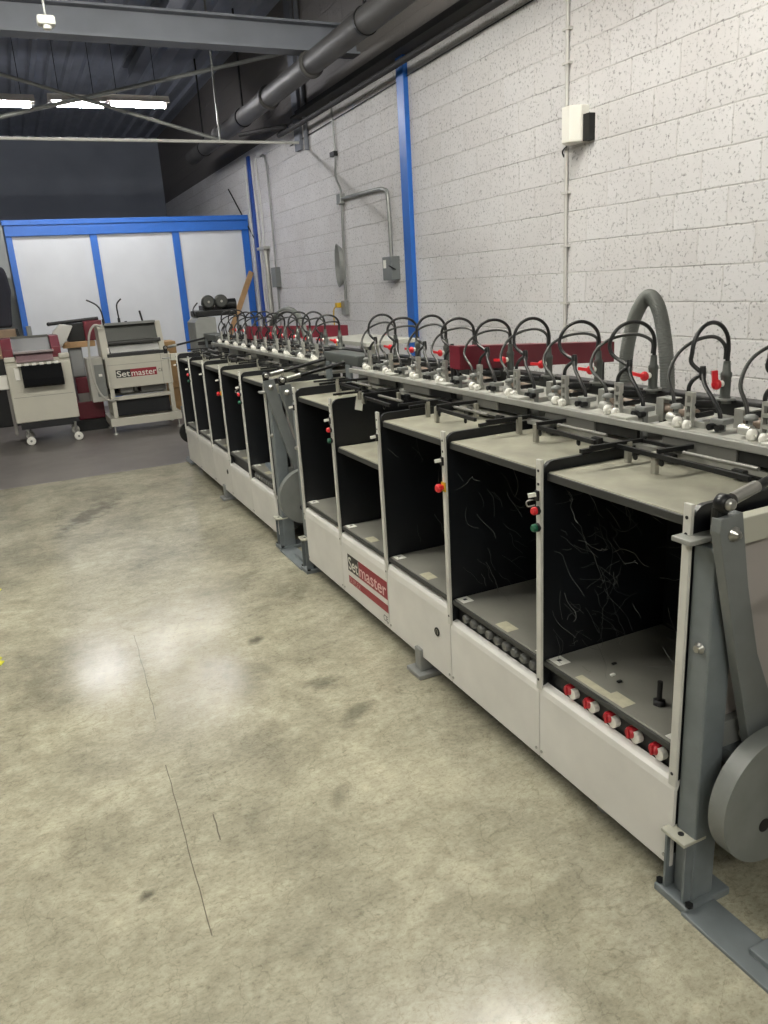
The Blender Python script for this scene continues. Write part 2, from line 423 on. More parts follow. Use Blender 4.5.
struct('beam_2', I_beam(B(), 'y', 8.1, 12.9, 2.20, 4.58, 4.82, 0.16), beam_m, 'grey steel joist running away under the ceiling')
struct('beam_3', I_beam(B(), 'y', 8.1, 12.9, -0.9, 4.58, 4.82, 0.16), beam_m)
d = thing('air_duct', (3.12, 8, 3.5), 'long grey round duct hung along the top of the block wall', 'duct')
B().cyl((3.12, 1.0, 3.69), (3.12, 13.5, 3.69), 0.105, 24).build('pipe', duct_m, d)
for y in (5.2, 7.9, 9.3, 11.6):
    B().lathe((3.12, y, 3.69), (3.12, y + 1, 3.69), [(0, 0.108), (0.01, 0.13), (0.06, 0.13), (0.07, 0.108)], 24).build('coupling', duct_m, d)
for y in (3.6, 6.6, 10.4, 12.6):
    B().ring((3.12, y, 3.69), (3.12, y + 0.03, 3.69), 0.115, 0.103).box((3.11, y, 3.795), (3.13, y + 0.03, ZC - 0.05)).build('hanger', darkm, d)
t = tag(B().tube([(WX - 0.15, 2.0, 3.44), (WX - 0.15, 9.6, 3.44), (WX - 0.15, 9.9, 3.50), (3.3, 10.3, 3.52), (3.1, 10.6, 3.52)], 0.028, 10).build('gas_pipe', girder),
        'thin dark pipe bent outward below the girder on the block wall', 'pipe')
t = tag(B().tube([(WX - 0.012, 4.2, 3.40), (WX - 0.012, 10.2, 3.33)], 0.006, 6, spline=False).build('wall_wire', darkm), 'thin dark wire strung along the block wall under the girder', 'wire')
# bracing rods and white pipe
tag(B().tube([(-3.4, 10.0, 5.0 - 0.05), (2.75, 10.0, 3.33)], 0.022, 8, spline=False).build('brace_rod', galv), 'steel brace rod sloping down to the right beneath the ceiling', 'rod', 'cross brace rods')
tag(B().tube([(XL, 10.08, 2.04), (WX, 10.08, 4.37)], 0.024, 8, spline=False).build('brace_rod', galv), 'steel brace rod rising to the right beneath the ceiling', 'rod', 'cross brace rods')
tag(B().tube([(XL, 9.8, 3.29), (WX, 9.8, 3.30)], 0.017, 8, spline=False).build('sprinkler_pipe', cablew), 'thin white pipe running level across below the fluorescent lights', 'pipe')
tag(B().cyl((2.62, 9.8, 3.30), (2.62, 9.8, ZC - 0.04), 0.012, 8).build('pipe_hanger', galv), 'thin vertical rod holding the white pipe near the duct', 'rod')
s = thing('ceiling_sensor', (0.546, 6.0, 3.33), 'small pale sensor box hanging on a rod near the grey beam', 'sensor')
B().box((0.49, 5.96, 3.31), (0.60, 6.04, 3.365), 0.012).lathe((0.546, 6, 3.31), (0.546, 6, 3.0), [(0, 0.03), (0.02, 0.026)], 12).build('housing', cablew, s)
B().cyl((0.546, 6, 3.365), (0.546, 6, ZC), 0.008, 8).build('rod', galv, s)

# ------------------------------------------------------------------ fluorescent lights
def light(x0, x1, y, z, label, group, tm=None):
    f = thing('light_fixture', ((x0 + x1) / 2, y, z), label, 'ceiling light', group)
    pr = [(y - 0.09, z + 0.02), (y - 0.05, z + 0.10), (y + 0.05, z + 0.10), (y + 0.09, z + 0.02)]
    if tm: pr = [(y - 0.15, z - 0.015), (y - 0.06, z + 0.10), (y + 0.06, z + 0.10), (y + 0.15, z - 0.015), (y + 0.14, z - 0.015), (y + 0.05, z + 0.06), (y - 0.05, z + 0.06), (y - 0.14, z - 0.015)]
    B().prism(pr, 'x', x0 - 0.06, x1 + 0.06).build('housing', hous_m, f)
    B().cyl((x0, y, z - 0.012), (x1, y, z - 0.012), 0.022, 12).build('tube', tm or tube_m, f)
    for x in (x0 - 0.03, x1 + 0.01):
        B().box((x, y - 0.03, z - 0.04), (x + 0.02, y + 0.03, z + 0.03)).build('socket', cablew, f)
    for x in (x0 + 0.08, x1 - 0.08):
        B().cyl((x, y, z + 0.10), (x, y, ZC), 0.004, 6).build('hanger', darkm, f)
LY = 11.0
light(0.02, 0.66, LY, 3.88, 'lit tube light farthest left, cut by the photo edge', 'lit tubes under the far ceiling')
light(0.93, 1.49, LY, 3.90, 'lit tube light in the middle, behind the crossing brace rods', 'lit tubes under the far ceiling')
light(1.61, 2.26, LY, 3.92, 'lit tube light nearest the block wall, right of the crossing rods', 'lit tubes under the far ceiling')
for y, xs_ in ((3.65, (-2.55, -1.15, 0.25, 1.66)), (-2.5, (-2.1, -0.6))):
    for x in xs_:
        light(x, x + 1.2, y, 4.2, 'lit tube light overhead, above the top of the picture', 'tubes over the aisle', tube_n)

# ------------------------------------------------------------------ blue framed partition
PY = 12.5
pt = bpy.data.objects.new('wall_partition', None); C.objects.link(pt); pt.location = (1.9, PY, 0)
tag(pt, 'blue framed partition of three white boards at the back', None, None, 'structure')
xs = [(0.212, 1.25), (1.35, 2.44), (2.545, 3.53)]
for a, b_ in xs:
    B().box((a, PY + 0.03, 0.0), (b_, PY + 0.06, 2.50)).build('panel', wpanel, pt)
for a, b_ in ((0.13, 0.212), (1.25, 1.35), (2.44, 2.545), (3.53, 3.64)):
    B().box((a, PY, 0), (b_, PY + 0.09, 2.50), 0.004).build('upright', bluep, pt)
B().box((0.13, PY - 0.02, 2.50), (3.64, PY + 0.09, 2.645), 0.004).box((0.11, PY - 0.04, 2.645), (3.64, PY + 0.11, 2.715), 0.004).build('header', bluep, pt)

# ------------------------------------------------------------------ wall fittings
o = B().box((WX - 0.05, 6.90, 0), (WX, 7.05, 3.56), 0.006)
tag(o.build('column', bluep), 'tall blue steel column against the white block wall', 'column', None, None)
tag(B().box((WX - 0.04, 12.05, 0), (WX, 12.15, 3.5), 0.004).build('blue_pipe', blued), 'narrow deep blue post on the block wall beside the partition', 'post')
# conduit near (light switch box with hood)
c1 = thing('wall_conduit', (WX, 4.6, 0), 'thin painted conduit rising up the block wall beside the white box', 'conduit')
B().cyl((WX - 0.018, 4.60, 0.3), (WX - 0.018, 4.60, 3.56), 0.013, 10).build('tube', mat('wall_paint_metal', (196, 194, 190), 0.5), c1)
for z in (1.36, 1.75, 2.1, 2.46, 2.9, 3.1):
    B().box((WX - 0.034, 4.565, z), (WX, 4.635, z + 0.015)).build('strap', mat('wall_paint_metal', (196, 194, 190)), c1)
c1b = thing('wall_box', (WX - 0.05, 4.47, 2.4), 'white plastic box high on the block wall right of its conduit', 'box')
B().prism([(WX, 4.39), (WX - 0.06, 4.39), (WX - 0.13, 4.43), (WX - 0.13, 4.51), (WX - 0.06, 4.555), (WX, 4.555)], 'z', 2.40, 2.62, 0.006).build('cover', whitepl, c1b)
B().box((WX - 0.05, 4.33, 2.40), (WX, 4.39, 2.56)).build('side_plate', darkm, c1b)
B().tube([(WX - 0.03, 4.58, 2.40), (WX - 0.05, 4.6, 2.37), (WX - 0.02, 4.62, 2.34)], 0.006, 6).build('wire', darkm, c1b)
# conduit with grey switch box
c2 = thing('wall_conduit', (WX, 8.6, 0), 'grey conduit with junction boxes between the two blue uprights', 'conduit')
B().tube([(WX - 0.02, 8.72, 3.54), (WX - 0.02, 8.70, 3.0), (WX - 0.02, 8.74, 2.78), (WX - 0.02, 8.62, 2.62), (WX - 0.02, 8.60, 2.5)], 0.012, 8).build('upper_tube', galv, c2)
B().cyl((WX - 0.022, 8.60, 2.5), (WX - 0.022, 8.70, 1.33), 0.016, 8).build('lower_tube', galv, c2)
B().box((WX - 0.06, 8.55, 2.46), (WX, 8.67, 2.57), 0.005).build('junction_box', galv, c2)
B().box((WX - 0.05, 8.67, 2.98), (WX, 8.80, 3.03), 0.004).build('clamp', darkm, c2)
B().tube([(WX - 0.03, 8.58, 2.515), (WX - 0.03, 7.75, 2.50), (WX - 0.03, 7.48, 2.48), (WX - 0.03, 7.39, 2.38), (WX - 0.03, 7.38, 1.82)], 0.020, 10).build('branch_tube', galv, c2)
B().box((WX - 0.05, 8.66, 1.24), (WX, 8.78, 1.40), 0.004).build('outlet', galv, c2)
b2 = thing('switch_box', (WX - 0.05, 7.36, 1.6), 'grey metal disconnect box on the wall left of the tall blue column', 'switch box')
B().box((WX - 0.10, 7.25, 1.60), (WX, 7.46, 1.83), 0.006).build('body', mat('box_grey', (112, 116, 116), 0.45), b2)
B().box((WX - 0.104, 7.37, 1.72), (WX - 0.098, 7.43, 1.80)).build('sticker', paper, b2)
B().bar((WX - 0.06, 7.24, 1.70), (WX - 0.14, 7.23, 1.74), 0.012, 0.012).build('handle', darkm, b2)
k = B()
for i in range(6):
    r0 = 0.10 + 0.006 * i
    pts = [(WX - 0.03 - 0.008 * i, 8.72 + 0.075 * math.cos(a) + 0.004 * i, 1.80 + (0.20 + 0.008 * i) * math.sin(a)) for a in [2 * PI * q / 16 for q in range(17)]]
    k.tube(pts, 0.006, 6, 2)
tag(k.build('cable_coil', galv), 'coil of grey cable hanging on the conduit above the yellow plug', 'cable')
k = thing('power_plug', (WX - 0.07, 8.85, 1.30), 'yellow plug with a cord in the outlet at the conduit foot', 'plug')
B().box((WX - 0.10, 8.78, 1.32), (WX - 0.03, 8.86, 1.38), 0.01).build('plug_body', yellowp, k)
B().tube([(WX - 0.07, 8.85, 1.34), (WX - 0.09, 8.92, 1.30), (WX - 0.09, 8.94, 1.15), (WX - 0.08, 8.94, 0.9), (WX - 0.08, 8.95, 0.01)], 0.008, 6).build('cord', yellowp, k)
# far pole, far conduit, cables
p_ = B().box((WX - 0.04, 9.75, 3.22), (WX, 9.95, ZC)).cyl((WX - 0.03, 9.55, 3.18), (WX - 0.03, 9.55, ZC), 0.03, 8)
tag(p_.build('bracket_post', beam_m), 'short steel bracket post on the wall below the duct end', 'bracket')
c3 = thing('wall_conduit', (WX, 11.2, 0), 'grey conduit on the wall just right of the narrow blue post', 'conduit')
B().tube([(WX - 0.03, 11.45, 3.40), (WX - 0.03, 11.25, 3.34), (WX - 0.03, 11.2, 2.8), (WX - 0.03, 11.25, 1.2), (WX - 0.03, 11.25, 0.2)], 0.014, 8).build('tube', galv, c3)
B().box((WX - 0.08, 11.12, 1.60), (WX, 11.32, 1.88), 0.006).build('box', mat('box_grey', (112, 116, 116)), c3)
B().box((WX - 0.10, 11.5, 2.15), (WX, 11.85, 2.19)).cyl((WX - 0.04, 11.62, 1.2), (WX - 0.04, 11.62, 2.15), 0.035, 8).build('meter', alum, c3)
for i, (y, x) in enumerate(((12.3, 0.02), (11.9, 0.03), (11.7, 0.025))):
    pts = [(WX - x, y + 0.03 * math.sin(q * 1.3 + i), 3.42 - q * 0.34) for q in range(11)]
    tag(B().tube(pts, 0.011, 6, 4).build('wall_cable', cablew), ['pale cable hanging left of the narrow blue post', 'pale cable hanging right beside the narrow blue post', 'pale cable hanging nearest the grey conduit by the blue post'][i], 'cable', 'pale cables on the far wall')
tag(B().tube([(WX - 0.02, 13.4, 3.2), (WX - 0.02, 12.2, 2.35)], 0.01, 6, spline=False).build('slanted_cable', darkm), 'dark cable slanting down the wall above the partition corner', 'cable')
tag(B().bar((2.66, 12.25, 0.05), (3.58, 12.38, 1.86), 0.03, 0.08).build('wooden_board', wood_m), 'wooden board leaning against the right end of the partition', 'board')

# ------------------------------------------------------------------ collating machine
POSTS = [1.21, 1.767, 2.33, 2.885, 3.425, 3.957]
HEADS = [1.354, 1.611, 1.907, 2.179, 2.472, 2.738, 3.027, 3.286, 3.588, 3.846]
PX = 1.312
def module(dy, far, label):
    root = thing('collating_machine', (PX + 0.3, POSTS[0] + dy, 0), label, 'machine', 'collating machine sections')
    P = [p + dy for p in POSTS]
    y0, y1 = P[0], P[-1]
    # base frame, feet, back
    bf = B()
    bf.box((PX + 0.06, y0, 0.10), (PX + 0.12, y1, 0.30)).box((PX + 0.62, y0, 0.10), (PX + 0.68, y1, 0.30))
    for y in P[1:-1]: bf.box((PX + 0.12, y - 0.03, 0.12), (PX + 0.62, y + 0.03, 0.2))
    bf.build('base_frame', darkm, root)
    for y in (y0 + 0.33, y0 + 1.38):
        f = B().box((PX - 0.02, y - 0.025, 0.02), (PX + 0.05, y + 0.025, 0.12), 0.004).box((PX - 0.045, y - 0.06, 0.0), (PX + 0.075, y + 0.06, 0.02), 0.004)
        if y == y0 + 0.33: f = B().cyl((PX + 0.09, y, 0.012), (PX + 0.09, y, 0.12), 0.012, 10).cyl((PX + 0.09, y, 0), (PX + 0.09, y, 0.014), 0.035, 14)
        f.build('foot', galv, root)
        B().cyl((PX + 0.65, y, 0), (PX + 0.65, y, 0.12), 0.03, 10).build('foot', galv, root)
    B().box((PX + 0.50, y0, 0.10), (PX + 0.52, y1, 1.00)).build('back_panel', blackm, root)
    # dividers and posts
    for i, y in enumerate(P):
        zt = 1.078
        pr = [(PX + 0.006, 0.12), (PX + 0.50, 0.12), (PX + 0.50, 1.070), (PX + 0.042, 1.070)]
        pr += [(PX + 0.006 + 0.036 * (1 - math.sin(a)), 1.070 - 0.036 * (1 - math.cos(a))) for a in (0.4, 0.8, 1.2, PI / 2)]
        B().prism(pr, 'y', y - 0.008, y + 0.006).build('divider', blackm, root)
        po = B().box((PX - 0.008, y - 0.013, 0.330), (PX + 0.002, y + 0.010, zt), 0.0015)
        po = po.build('post', postm, root)
        for z in (1.045, 1.005, 0.365):
            B().cyl((PX - 0.0092, y - 0.001, z), (PX - 0.006, y - 0.001, z), 0.0045, 10).build('hole', inkm, po)
        if i in (1, 2, 3, 4, 5):
            l = B().box((PX - 0.015, y - 0.006, 0.955), (PX - 0.007, y + 0.009, 0.985)).build('latch_base', inkm, po)
            B().bar((PX - 0.013, y + 0.003, 0.974), (PX - 0.033, y + 0.016, 0.970), 0.010, 0.011).build('latch', whitepl, po)
            if i == 1:
                B().tube([(PX - 0.02, y + 0.008, 0.958), (PX - 0.036, y + 0.018, 0.952), (PX - 0.034, y + 0.014, 0.938), (PX - 0.015, y + 0.006, 0.94)], 0.0022, 6).build('wire_loop', steel, po)
        if i in (1, 4):
            for z, m_ in ((0.925, redpl), (0.872, greenpl)):
                B().cyl((PX - 0.017, y, z), (PX - 0.007, y, z), 0.0135, 16).build('button_collar', inkm, po)
                tag(B().lathe((PX - 0.017, y, z), (PX - 0.1, y, z), [(0, 0.012), (0.009, 0.012), (0.013, 0.009)], 16).build('push_button', m_, po), 'red push button' if m_ is redpl else 'green push button')
        if i == 2:
            B().box((PX - 0.012, y - 0.014, 0.858), (PX - 0.007, y + 0.012, 0.892)).build('button_plate', yellowp, po)
            tag(B().lathe((PX - 0.012, y, 0.873), (PX - 0.1, y, 0.873), [(0, 0.009), (0.008, 0.009), (0.011, 0.0155), (0.022, 0.016), (0.028, 0.011)], 18).build('stop_button', redpl, po), 'red mushroom stop button')
    # bins
    for i in range(5):
        a, b_ = P[i], P[i + 1]
        ya, yb = a + 0.010, b_ - 0.012
        # front panel with rolled lip
        pt = 0.347 if i < 2 else 0.402
        lip = 0.030 if i < 2 else 0.045
        pr = [(PX - 0.006, 0.085), (PX - 0.006, pt - lip), (PX - 0.002, pt - lip * 0.4), (PX + 0.006, pt - 0.005), (PX + 0.024, pt), (PX + 0.026, pt - 0.010), (PX + 0.012, pt - 0.016), (PX + 0.004, pt - lip - 0.004), (PX + 0.004, 0.085)]
        fp = B().prism(pr, 'y', a - 0.004 + (0.002 if i else -0.006), b_ - 0.007).build('front_panel', cream, root)
        for yy in (a + 0.012, b_ - 0.016):
            B().cyl((PX - 0.009, yy, 0.108), (PX - 0.005, yy, 0.108), 0.005, 10).build('screw', steel, fp)
        if i == 2:
            yl = a + 0.10
            B().ring((PX - 0.010, yl, 0.257), (PX - 0.005, yl, 0.257), 0.018, 0.013).build('lock_ring', inkm, fp)
            B().cyl((PX - 0.008, yl, 0.257), (PX - 0.005, yl, 0.257), 0.0125, 14).build('lock', steel, fp)
            B().box((PX - 0.0095, yl - 0.002, 0.25), (PX - 0.0078, yl + 0.002, 0.264)).build('keyhole', inkm, fp)
        if i == 3 and not far:
            X = PX - 0.0065; yL = b_ - 0.084; yR = a + 0.001; W = yL - yR; zs0, zs1 = 0.224, 0.312
            ysp = yL - W * 0.30
            B().box((X - 0.0005, ysp, zs0), (X, yL, zs1)).build('logo_plate', logo_k, fp)
            B().box((X - 0.0005, yR, zs0), (X, ysp, zs1)).build('logo_plate', logo_r, fp)
            B().box((X - 0.0005, yR, 0.158), (X, yL, 0.197)).build('logo_stripe', logo_r2, fp)
            pl = lambda yy, zz: (lambda u, v: (X - 0.0012, yy - u, zz + v))
            text('logo_lettering', 'Set', 0.092, logo_w, fp, pl(yL - 0.010, zs0 + 0.012), (yL - ysp) - 0.022, 0.0010)
            B().box((X - 0.0012, ysp + 0.004, zs0 + 0.008), (X - 0.0005, ysp + 0.007, zs1 - 0.008)).build('logo_bar', logo_w, fp)
            text('logo_lettering', 'master', 0.092, mat('logo_rose', (226, 190, 188), 0.45), fp, pl(ysp - 0.006, zs0 + 0.012), (ysp - yR) - 0.016, 0.0008)
            text('logo_lettering', 'DUPLEX', 0.040, logo_p, fp, pl(yL - 0.010, 0.163), W * 0.30)
            text('approval_mark', 'CE', 0.040, inkm, fp, pl(yR + 0.055, 0.110), 0.045)
        # feed plate
        zt = 1.040 if not (i == 3 and not far) else 0.838
        if i == 4: zt = 1.028
        fpn = B().box((PX + 0.020, ya, zt - 0.020), (PX + 0.49, yb, zt), 0.003).build('feed_plate', platem, root)
        B().box((PX + 0.014, ya, zt - 0.026), (PX + 0.0205, yb, zt - 0.003), 0.002).build('plate_edge', edgem, fpn)
        # lower tray
        tz = 0.434
        tr = B().box((PX + 0.012, ya, tz - 0.022), (PX + 0.49, yb, tz), 0.003).build('bin_tray', traym, root)
        B().box((PX + 0.004, ya, tz - 0.020), (PX + 0.0125, yb, tz - 0.003), 0.002).build('tray_edge', edgem, tr)
        B().box((PX + 0.020, yb - 0.055, tz), (PX + 0.065, yb - 0.004, tz + 0.001)).build('corner_label', paper, tr)
        B().box((PX + 0.036, yb - 0.034, tz + 0.001), (PX + 0.05, yb - 0.022, tz + 0.0015)).build('label_mark', inkm, tr)
        B().box((PX + 0.020, ya + 0.004, tz), (PX + 0.065, ya + 0.045, tz + 0.001)).build('corner_label', paper, tr)
        if i < 4:
            B().box((PX + 0.020, ya + 0.20, tz), (PX + 0.066, ya + 0.275, tz + 0.001)).build('instruction_label', labelm, tr)
        if i == 0 and not far:
            B().box((PX + 0.018, ya + 0.275, tz), (PX + 0.044, ya + 0.40, tz + 0.001)).build('instruction_label', labelm, tr)
        # control strip below the tray
        cs = B().box((PX + 0.03, ya, 0.315), (PX + 0.05, yb, tz - 0.022)).build('control_strip', blackm, root)
        if i == 0 and not far:
            for q in range(5):
                yy = yb - 0.115 - q * 0.088
                tag(B().cyl((PX + 0.03, yy - 0.012, 0.374), (PX + 0.012, yy - 0.012, 0.374), 0.0165, 16).build('knob_dial', whitepl, cs), 'white knob dial')
                tag(B().lathe((PX + 0.03, yy + 0.006, 0.380), (PX - 0.1, yy + 0.006, 0.380), [(0, 0.017), (0.018, 0.0165), (0.024, 0.013)], 16).box((PX + 0.002, yy + 0.003, 0.366), (PX + 0.01, yy + 0.009, 0.395)).build('knob', darkred, cs), 'red knob')
        elif (i == 1 and not far) or (i == 0 and far):
            nk = 9
            for q in range(nk):
                yy = yb - 0.075 - q * 0.052
                B().lathe((PX + 0.03, yy, 0.380), (PX - 0.1, yy, 0.380), [(0, 0.018), (0.016, 0.017), (0.022, 0.013)], 14).build('knob', mat('grey_knob', (96, 97, 95), 0.4), cs)
    # transport rail
    tr_ = B().box((PX + 0.335, y0 - 0.02, 1.122), (PX + 0.358, y1 + 0.02, 1.145), 0.003).box((PX + 0.352, y0 - 0.02, 1.06), (PX + 0.62, y1 + 0.02, 1.075)).build('transport_rail', railm, root)
    for i in range(5):
        B().box((PX + 0.340, P[i] + 0.17, 1.088), (PX + 0.356, P[i] + 0.43, 1.122), 0.002).build('slide_block', mat('slide_grey', (104, 104, 100), 0.45, 0.2), tr_)
        B().box((PX + 0.344, P[i] - 0.02, 1.090), (PX + 0.356, P[i] + 0.165, 1.122)).build('channel_gap', darkm, tr_)
    for i in range(5):
        a, b_ = P[i], P[i + 1]
        dk = B().prism([(PX + 0.359, 1.120), (PX + 0.360, 1.138), (PX + 0.60, 1.148), (PX + 0.60, 1.128)], 'y', a + 0.03, b_ - 0.05)
        dk.box((PX + 0.338, a + 0.02, 1.138), (PX + 0.385, a + 0.10, 1.154), 0.003)
        dk.build('deck_plate', deckm, root)
    # vacuum manifold
    B().box((PX + 0.60, y0 - 0.1, 1.09), (PX + 0.66, y1 + 0.1, 1.195), 0.006).build('vacuum_manifold', darkm, root)
    B().cyl((PX + 0.40, y0 - 0.05, 1.055), (PX + 0.40, y1 + 0.05, 1.055), 0.011, 10).build('drive_shaft', steel, root)
    # paper guides
    for i in range(5):
        a, b_ = P[i], P[i + 1]
        yc = (a + b_) / 2
        gz = 1.096 + random.uniform(-0.003, 0.003)
        xg = (1.542, 1.548, 1.475, 1.40, 1.50)[i]
        gm = B().bar((xg, a + 0.50 if i == 0 else a + 0.33, gz), (xg - 0.018, a + 0.02, gz), 0.011, 0.013)
        gm.bar((xg - 0.005, a + 0.33, gz + 0.012), (xg + 0.17, a + 0.31, gz + 0.012), 0.011, 0.012)
        gm.bar((xg - 0.09, b_ - 0.05, gz + 0.006), (xg + 0.10, b_ - 0.07, gz + 0.006), 0.010, 0.010)
        gm.bar((xg + 0.09, b_ - 0.06, gz + 0.004), (xg + 0.09, a + 0.32, gz + 0.004), 0.010, 0.010)
        B().bar((PX + 0.15, b_ + 0.004, 1.078), (PX + 0.36, b_ + 0.008, 1.081), 0.013, 0.012).build('divider_bar', darkm, root)
        g_ = gm.build('paper_guide', darkm, root)
        for (yy, xx) in ((a + 0.32, xg), (a + 0.42 if i == 0 else a + 0.12, xg)):
            B().cyl((xx, yy, gz - 0.004), (xx, yy, gz - 0.018), 0.006, 10).ball((xx, yy, gz - 0.020), 0.010, 10, (0.5, 1, 1)).build('clamp_knob', darkm, g_)
        for (yy, xx) in ((a + 0.30, xg + 0.16), (b_ - 0.065, xg + 0.04), (a + 0.345, xg + 0.002)):
            B().box((xx - 0.008, yy - 0.009, zt_of(i, far)), (xx + 0.008, yy + 0.009, gz + 0.008), 0.002).build('guide_post', mat('post_grey', (150, 148, 138), 0.4, 0.3), g_)
        B().tube([(xg + 0.06, a + 0.06, gz + 0.004), (xg + 0.06, a + 0.30, gz + 0.004)], 0.006, 8, spline=False).build('guide_rod', mat('dull_rod', (120, 119, 114), 0.55, 0.4), g_)
        # feeler hardware between guides and rail
        h_ = B()
        h_.cyl((PX + 0.36, a + 0.05, 1.058), (PX + 0.36, b_ - 0.05, 1.058), 0.009, 8)
        for yy in (a + 0.16, a + 0.40):
            h_.box((PX + 0.335, yy - 0.02, 1.045), (PX + 0.375, yy + 0.02, 1.07), 0.003)
        h_.build('feeler_bar', darkm, root)
    # suction heads
    for n, hy in enumerate(HEADS):
        suction_head(root, hy + dy, n, P[n // 2], P[n // 2 + 1])
    return root
def zt_of(i, far):
    if i == 3 and not far: return 1.062
    return 1.028 if i == 4 else 1.040
def suction_head(root, y, n, a, b_):
    rnd = random.Random(n * 13 + int(y * 100))
    j = lambda s: rnd.uniform(-s, s)
    x = PX + 0.408
    br = B()
    for s_ in (-1, 1):
        br.box((x - 0.003, y + s_ * 0.010 - 0.003, 1.142), (x + 0.012, y + s_ * 0.010 + 0.003, 1.242))
    for z in (1.142, 1.172, 1.202, 1.232):
        br.box((x - 0.003, y - 0.008, z), (x + 0.012, y + 0.008, z + 0.010))
    br.box((x + 0.012, y - 0.05, 1.130), (x + 0.06, y + 0.05, 1.160), 0.003)
    sh = br.build('suction_head', alum, root)
    B().cyl((x + 0.012, y - 0.002, 1.205), (x + 0.085, y - 0.03, 1.20), 0.012, 12).lathe((x + 0.012, y - 0.02, 1.175), (x + 0.08, y - 0.02, 1.175), [(0, .008), (.06, .008)], 10).build('cylinder', darkm, sh)
    for dyy, zz, r in ((0.026, 1.154, 0.0165), (-0.010, 1.150, 0.0145)):
        B().lathe((x - 0.016, y + dyy + 0.008, zz), (x - 0.016, y + dyy - 0.02, zz), [(0, r * 0.7), (0.003, r), (0.013, r), (0.016, r * 0.7)], 16).cyl((x - 0.016, y + dyy - 0.008, zz), (x - 0.016, y + dyy - 0.014, zz), 0.004, 8).build('roller', whitepl, sh)
    B().cyl((x - 0.005, y + 0.045, 1.14), (x + 0.005, y + 0.05, 1.192), 0.006, 8).lathe((x + 0.005, y + 0.05, 1.186), (x + 0.005, y + 0.05, 1.3), [(0, 0.006), (0.003, 0.019), (0.012, 0.018), (0.017, 0.010)], 14).build('knob', midgry, sh)
    B().cyl((x, y + 0.075, 1.162), (x, y + 0.040, 1.162), 0.014, 12).build('cap', alum, sh)
    B().cyl((x - 0.0, y + 0.078, 1.162), (x, y + 0.075, 1.162), 0.011, 12).build('cap_end', inkm, sh)
    # hose block on the camera side
    B().box((x - 0.004, y - 0.126, 1.162), (x + 0.04, y - 0.080, 1.178), 0.003).box((x + 0.004, y - 0.114, 1.045), (x + 0.024, y - 0.092, 1.162), 0.002).build('hose_block', midgry, sh)
    for q in (-0.12, -0.092):
        B().cyl((x - 0.020, y + q, 1.156), (x + 0.0, y + q, 1.156), 0.0095, 12).build('clamp_knob', darkm, sh)
    # angled guard and roller
    B().box((x + 0.070, y - 0.128, 1.125), (x + 0.073, y - 0.098, 1.198)).box((x + 0.073, y - 0.155, 1.194), (x + 0.12, y - 0.098, 1.198)).box((x + 0.073, y - 0.101, 1.125), (x + 0.12, y - 0.098, 1.194)).build('guard', alum, sh)
    B().cyl((x + 0.088, y - 0.105, 1.165), (x + 0.088, y - 0.245, 1.160), 0.0155, 14).build('feed_roller', brownm, sh)
    # valve on the manifold
    vx, vy = PX + 0.59, y + 0.035
    B().lathe((vx, vy, 1.185), (vx, vy, 1.5), [(0, 0.020), (0.015, 0.020), (0.02, 0.015), (0.075, 0.015), (0.08, 0.0165), (0.09, 0.0165), (0.095, 0.012), (0.125, 0.010)], 16).build('valve', mat('valve_body', (74, 78, 74), 0.5), sh)
    B().lathe((vx, vy, 1.195), (vx, vy, 1.3), [(0, 0.034), (0.006, 0.034)], 6).build('valve_nut', midgry, sh)
    B().cyl((vx - 0.016, vy, 1.245), (vx - 0.034, vy, 1.245), 0.010, 10).build('valve_stem', whitepl, sh)
    up = (n in (1,)) and y < 2.2
    lv = B().ball((vx - 0.034, vy + 0.004, 1.244), 0.0165, 12, (0.8, 1, 1))
    if up: lv.bar((vx - 0.042, vy + 0.002, 1.25), (vx - 0.045, vy + 0.004, 1.286), 0.012, 0.016)
    else: lv.bar((vx - 0.042, vy + 0.004, 1.246), (vx - 0.048, vy + 0.052, 1.248 + j(0.006)), 0.008, 0.011)
    tag(lv.build('valve_lever', redpl, sh), 'red valve lever')
    # hoses
    h = j(0.012) - 0.014
    e = 0.0 if n < 2 and y < 2 else rnd.uniform(0.03, 0.06)
    J = (PX + 0.45, y - 0.004, 1.292)
    arc = [(vx - 0.071 + 0.073 * math.cos(a), vy + (1 - math.cos(a)) * 0.5 * e, 1.348 + (0.072 + h + 0.014) * math.sin(a)) for a in [PI * q / 7 for q in range(8)]]
    B().tube([(vx, vy, 1.28), (vx + 0.001, vy, 1.325)] + arc + [(vx - 0.144, vy + e * 0.55, 1.318), J], 0.0063, 10, 5).build('vacuum_hose', rubber, sh)
    B().lathe(J, (J[0], J[1] + 0.006, J[2] + 0.1), [(-0.02, 0.008), (-0.012, 0.0098), (0.012, 0.0098), (0.02, 0.008)], 10).build('hose_joint', rubber, sh)
    B().tube([J, (x + 0.025, y + 0.018, 1.268), (x + 0.018, y + 0.022, 1.235), (x + 0.02, y + 0.012, 1.145)], 0.0063, 8, 6).build('branch_hose', rubber, sh)
    B().tube([J, (x + 0.025, y - 0.03, 1.262), (x + 0.015, y - 0.07, 1.228), (x + 0.012, y - 0.098, 1.195), (x + 0.012, y - 0.103, 1.165)], 0.0063, 8, 6).build('branch_hose', rubber, sh)
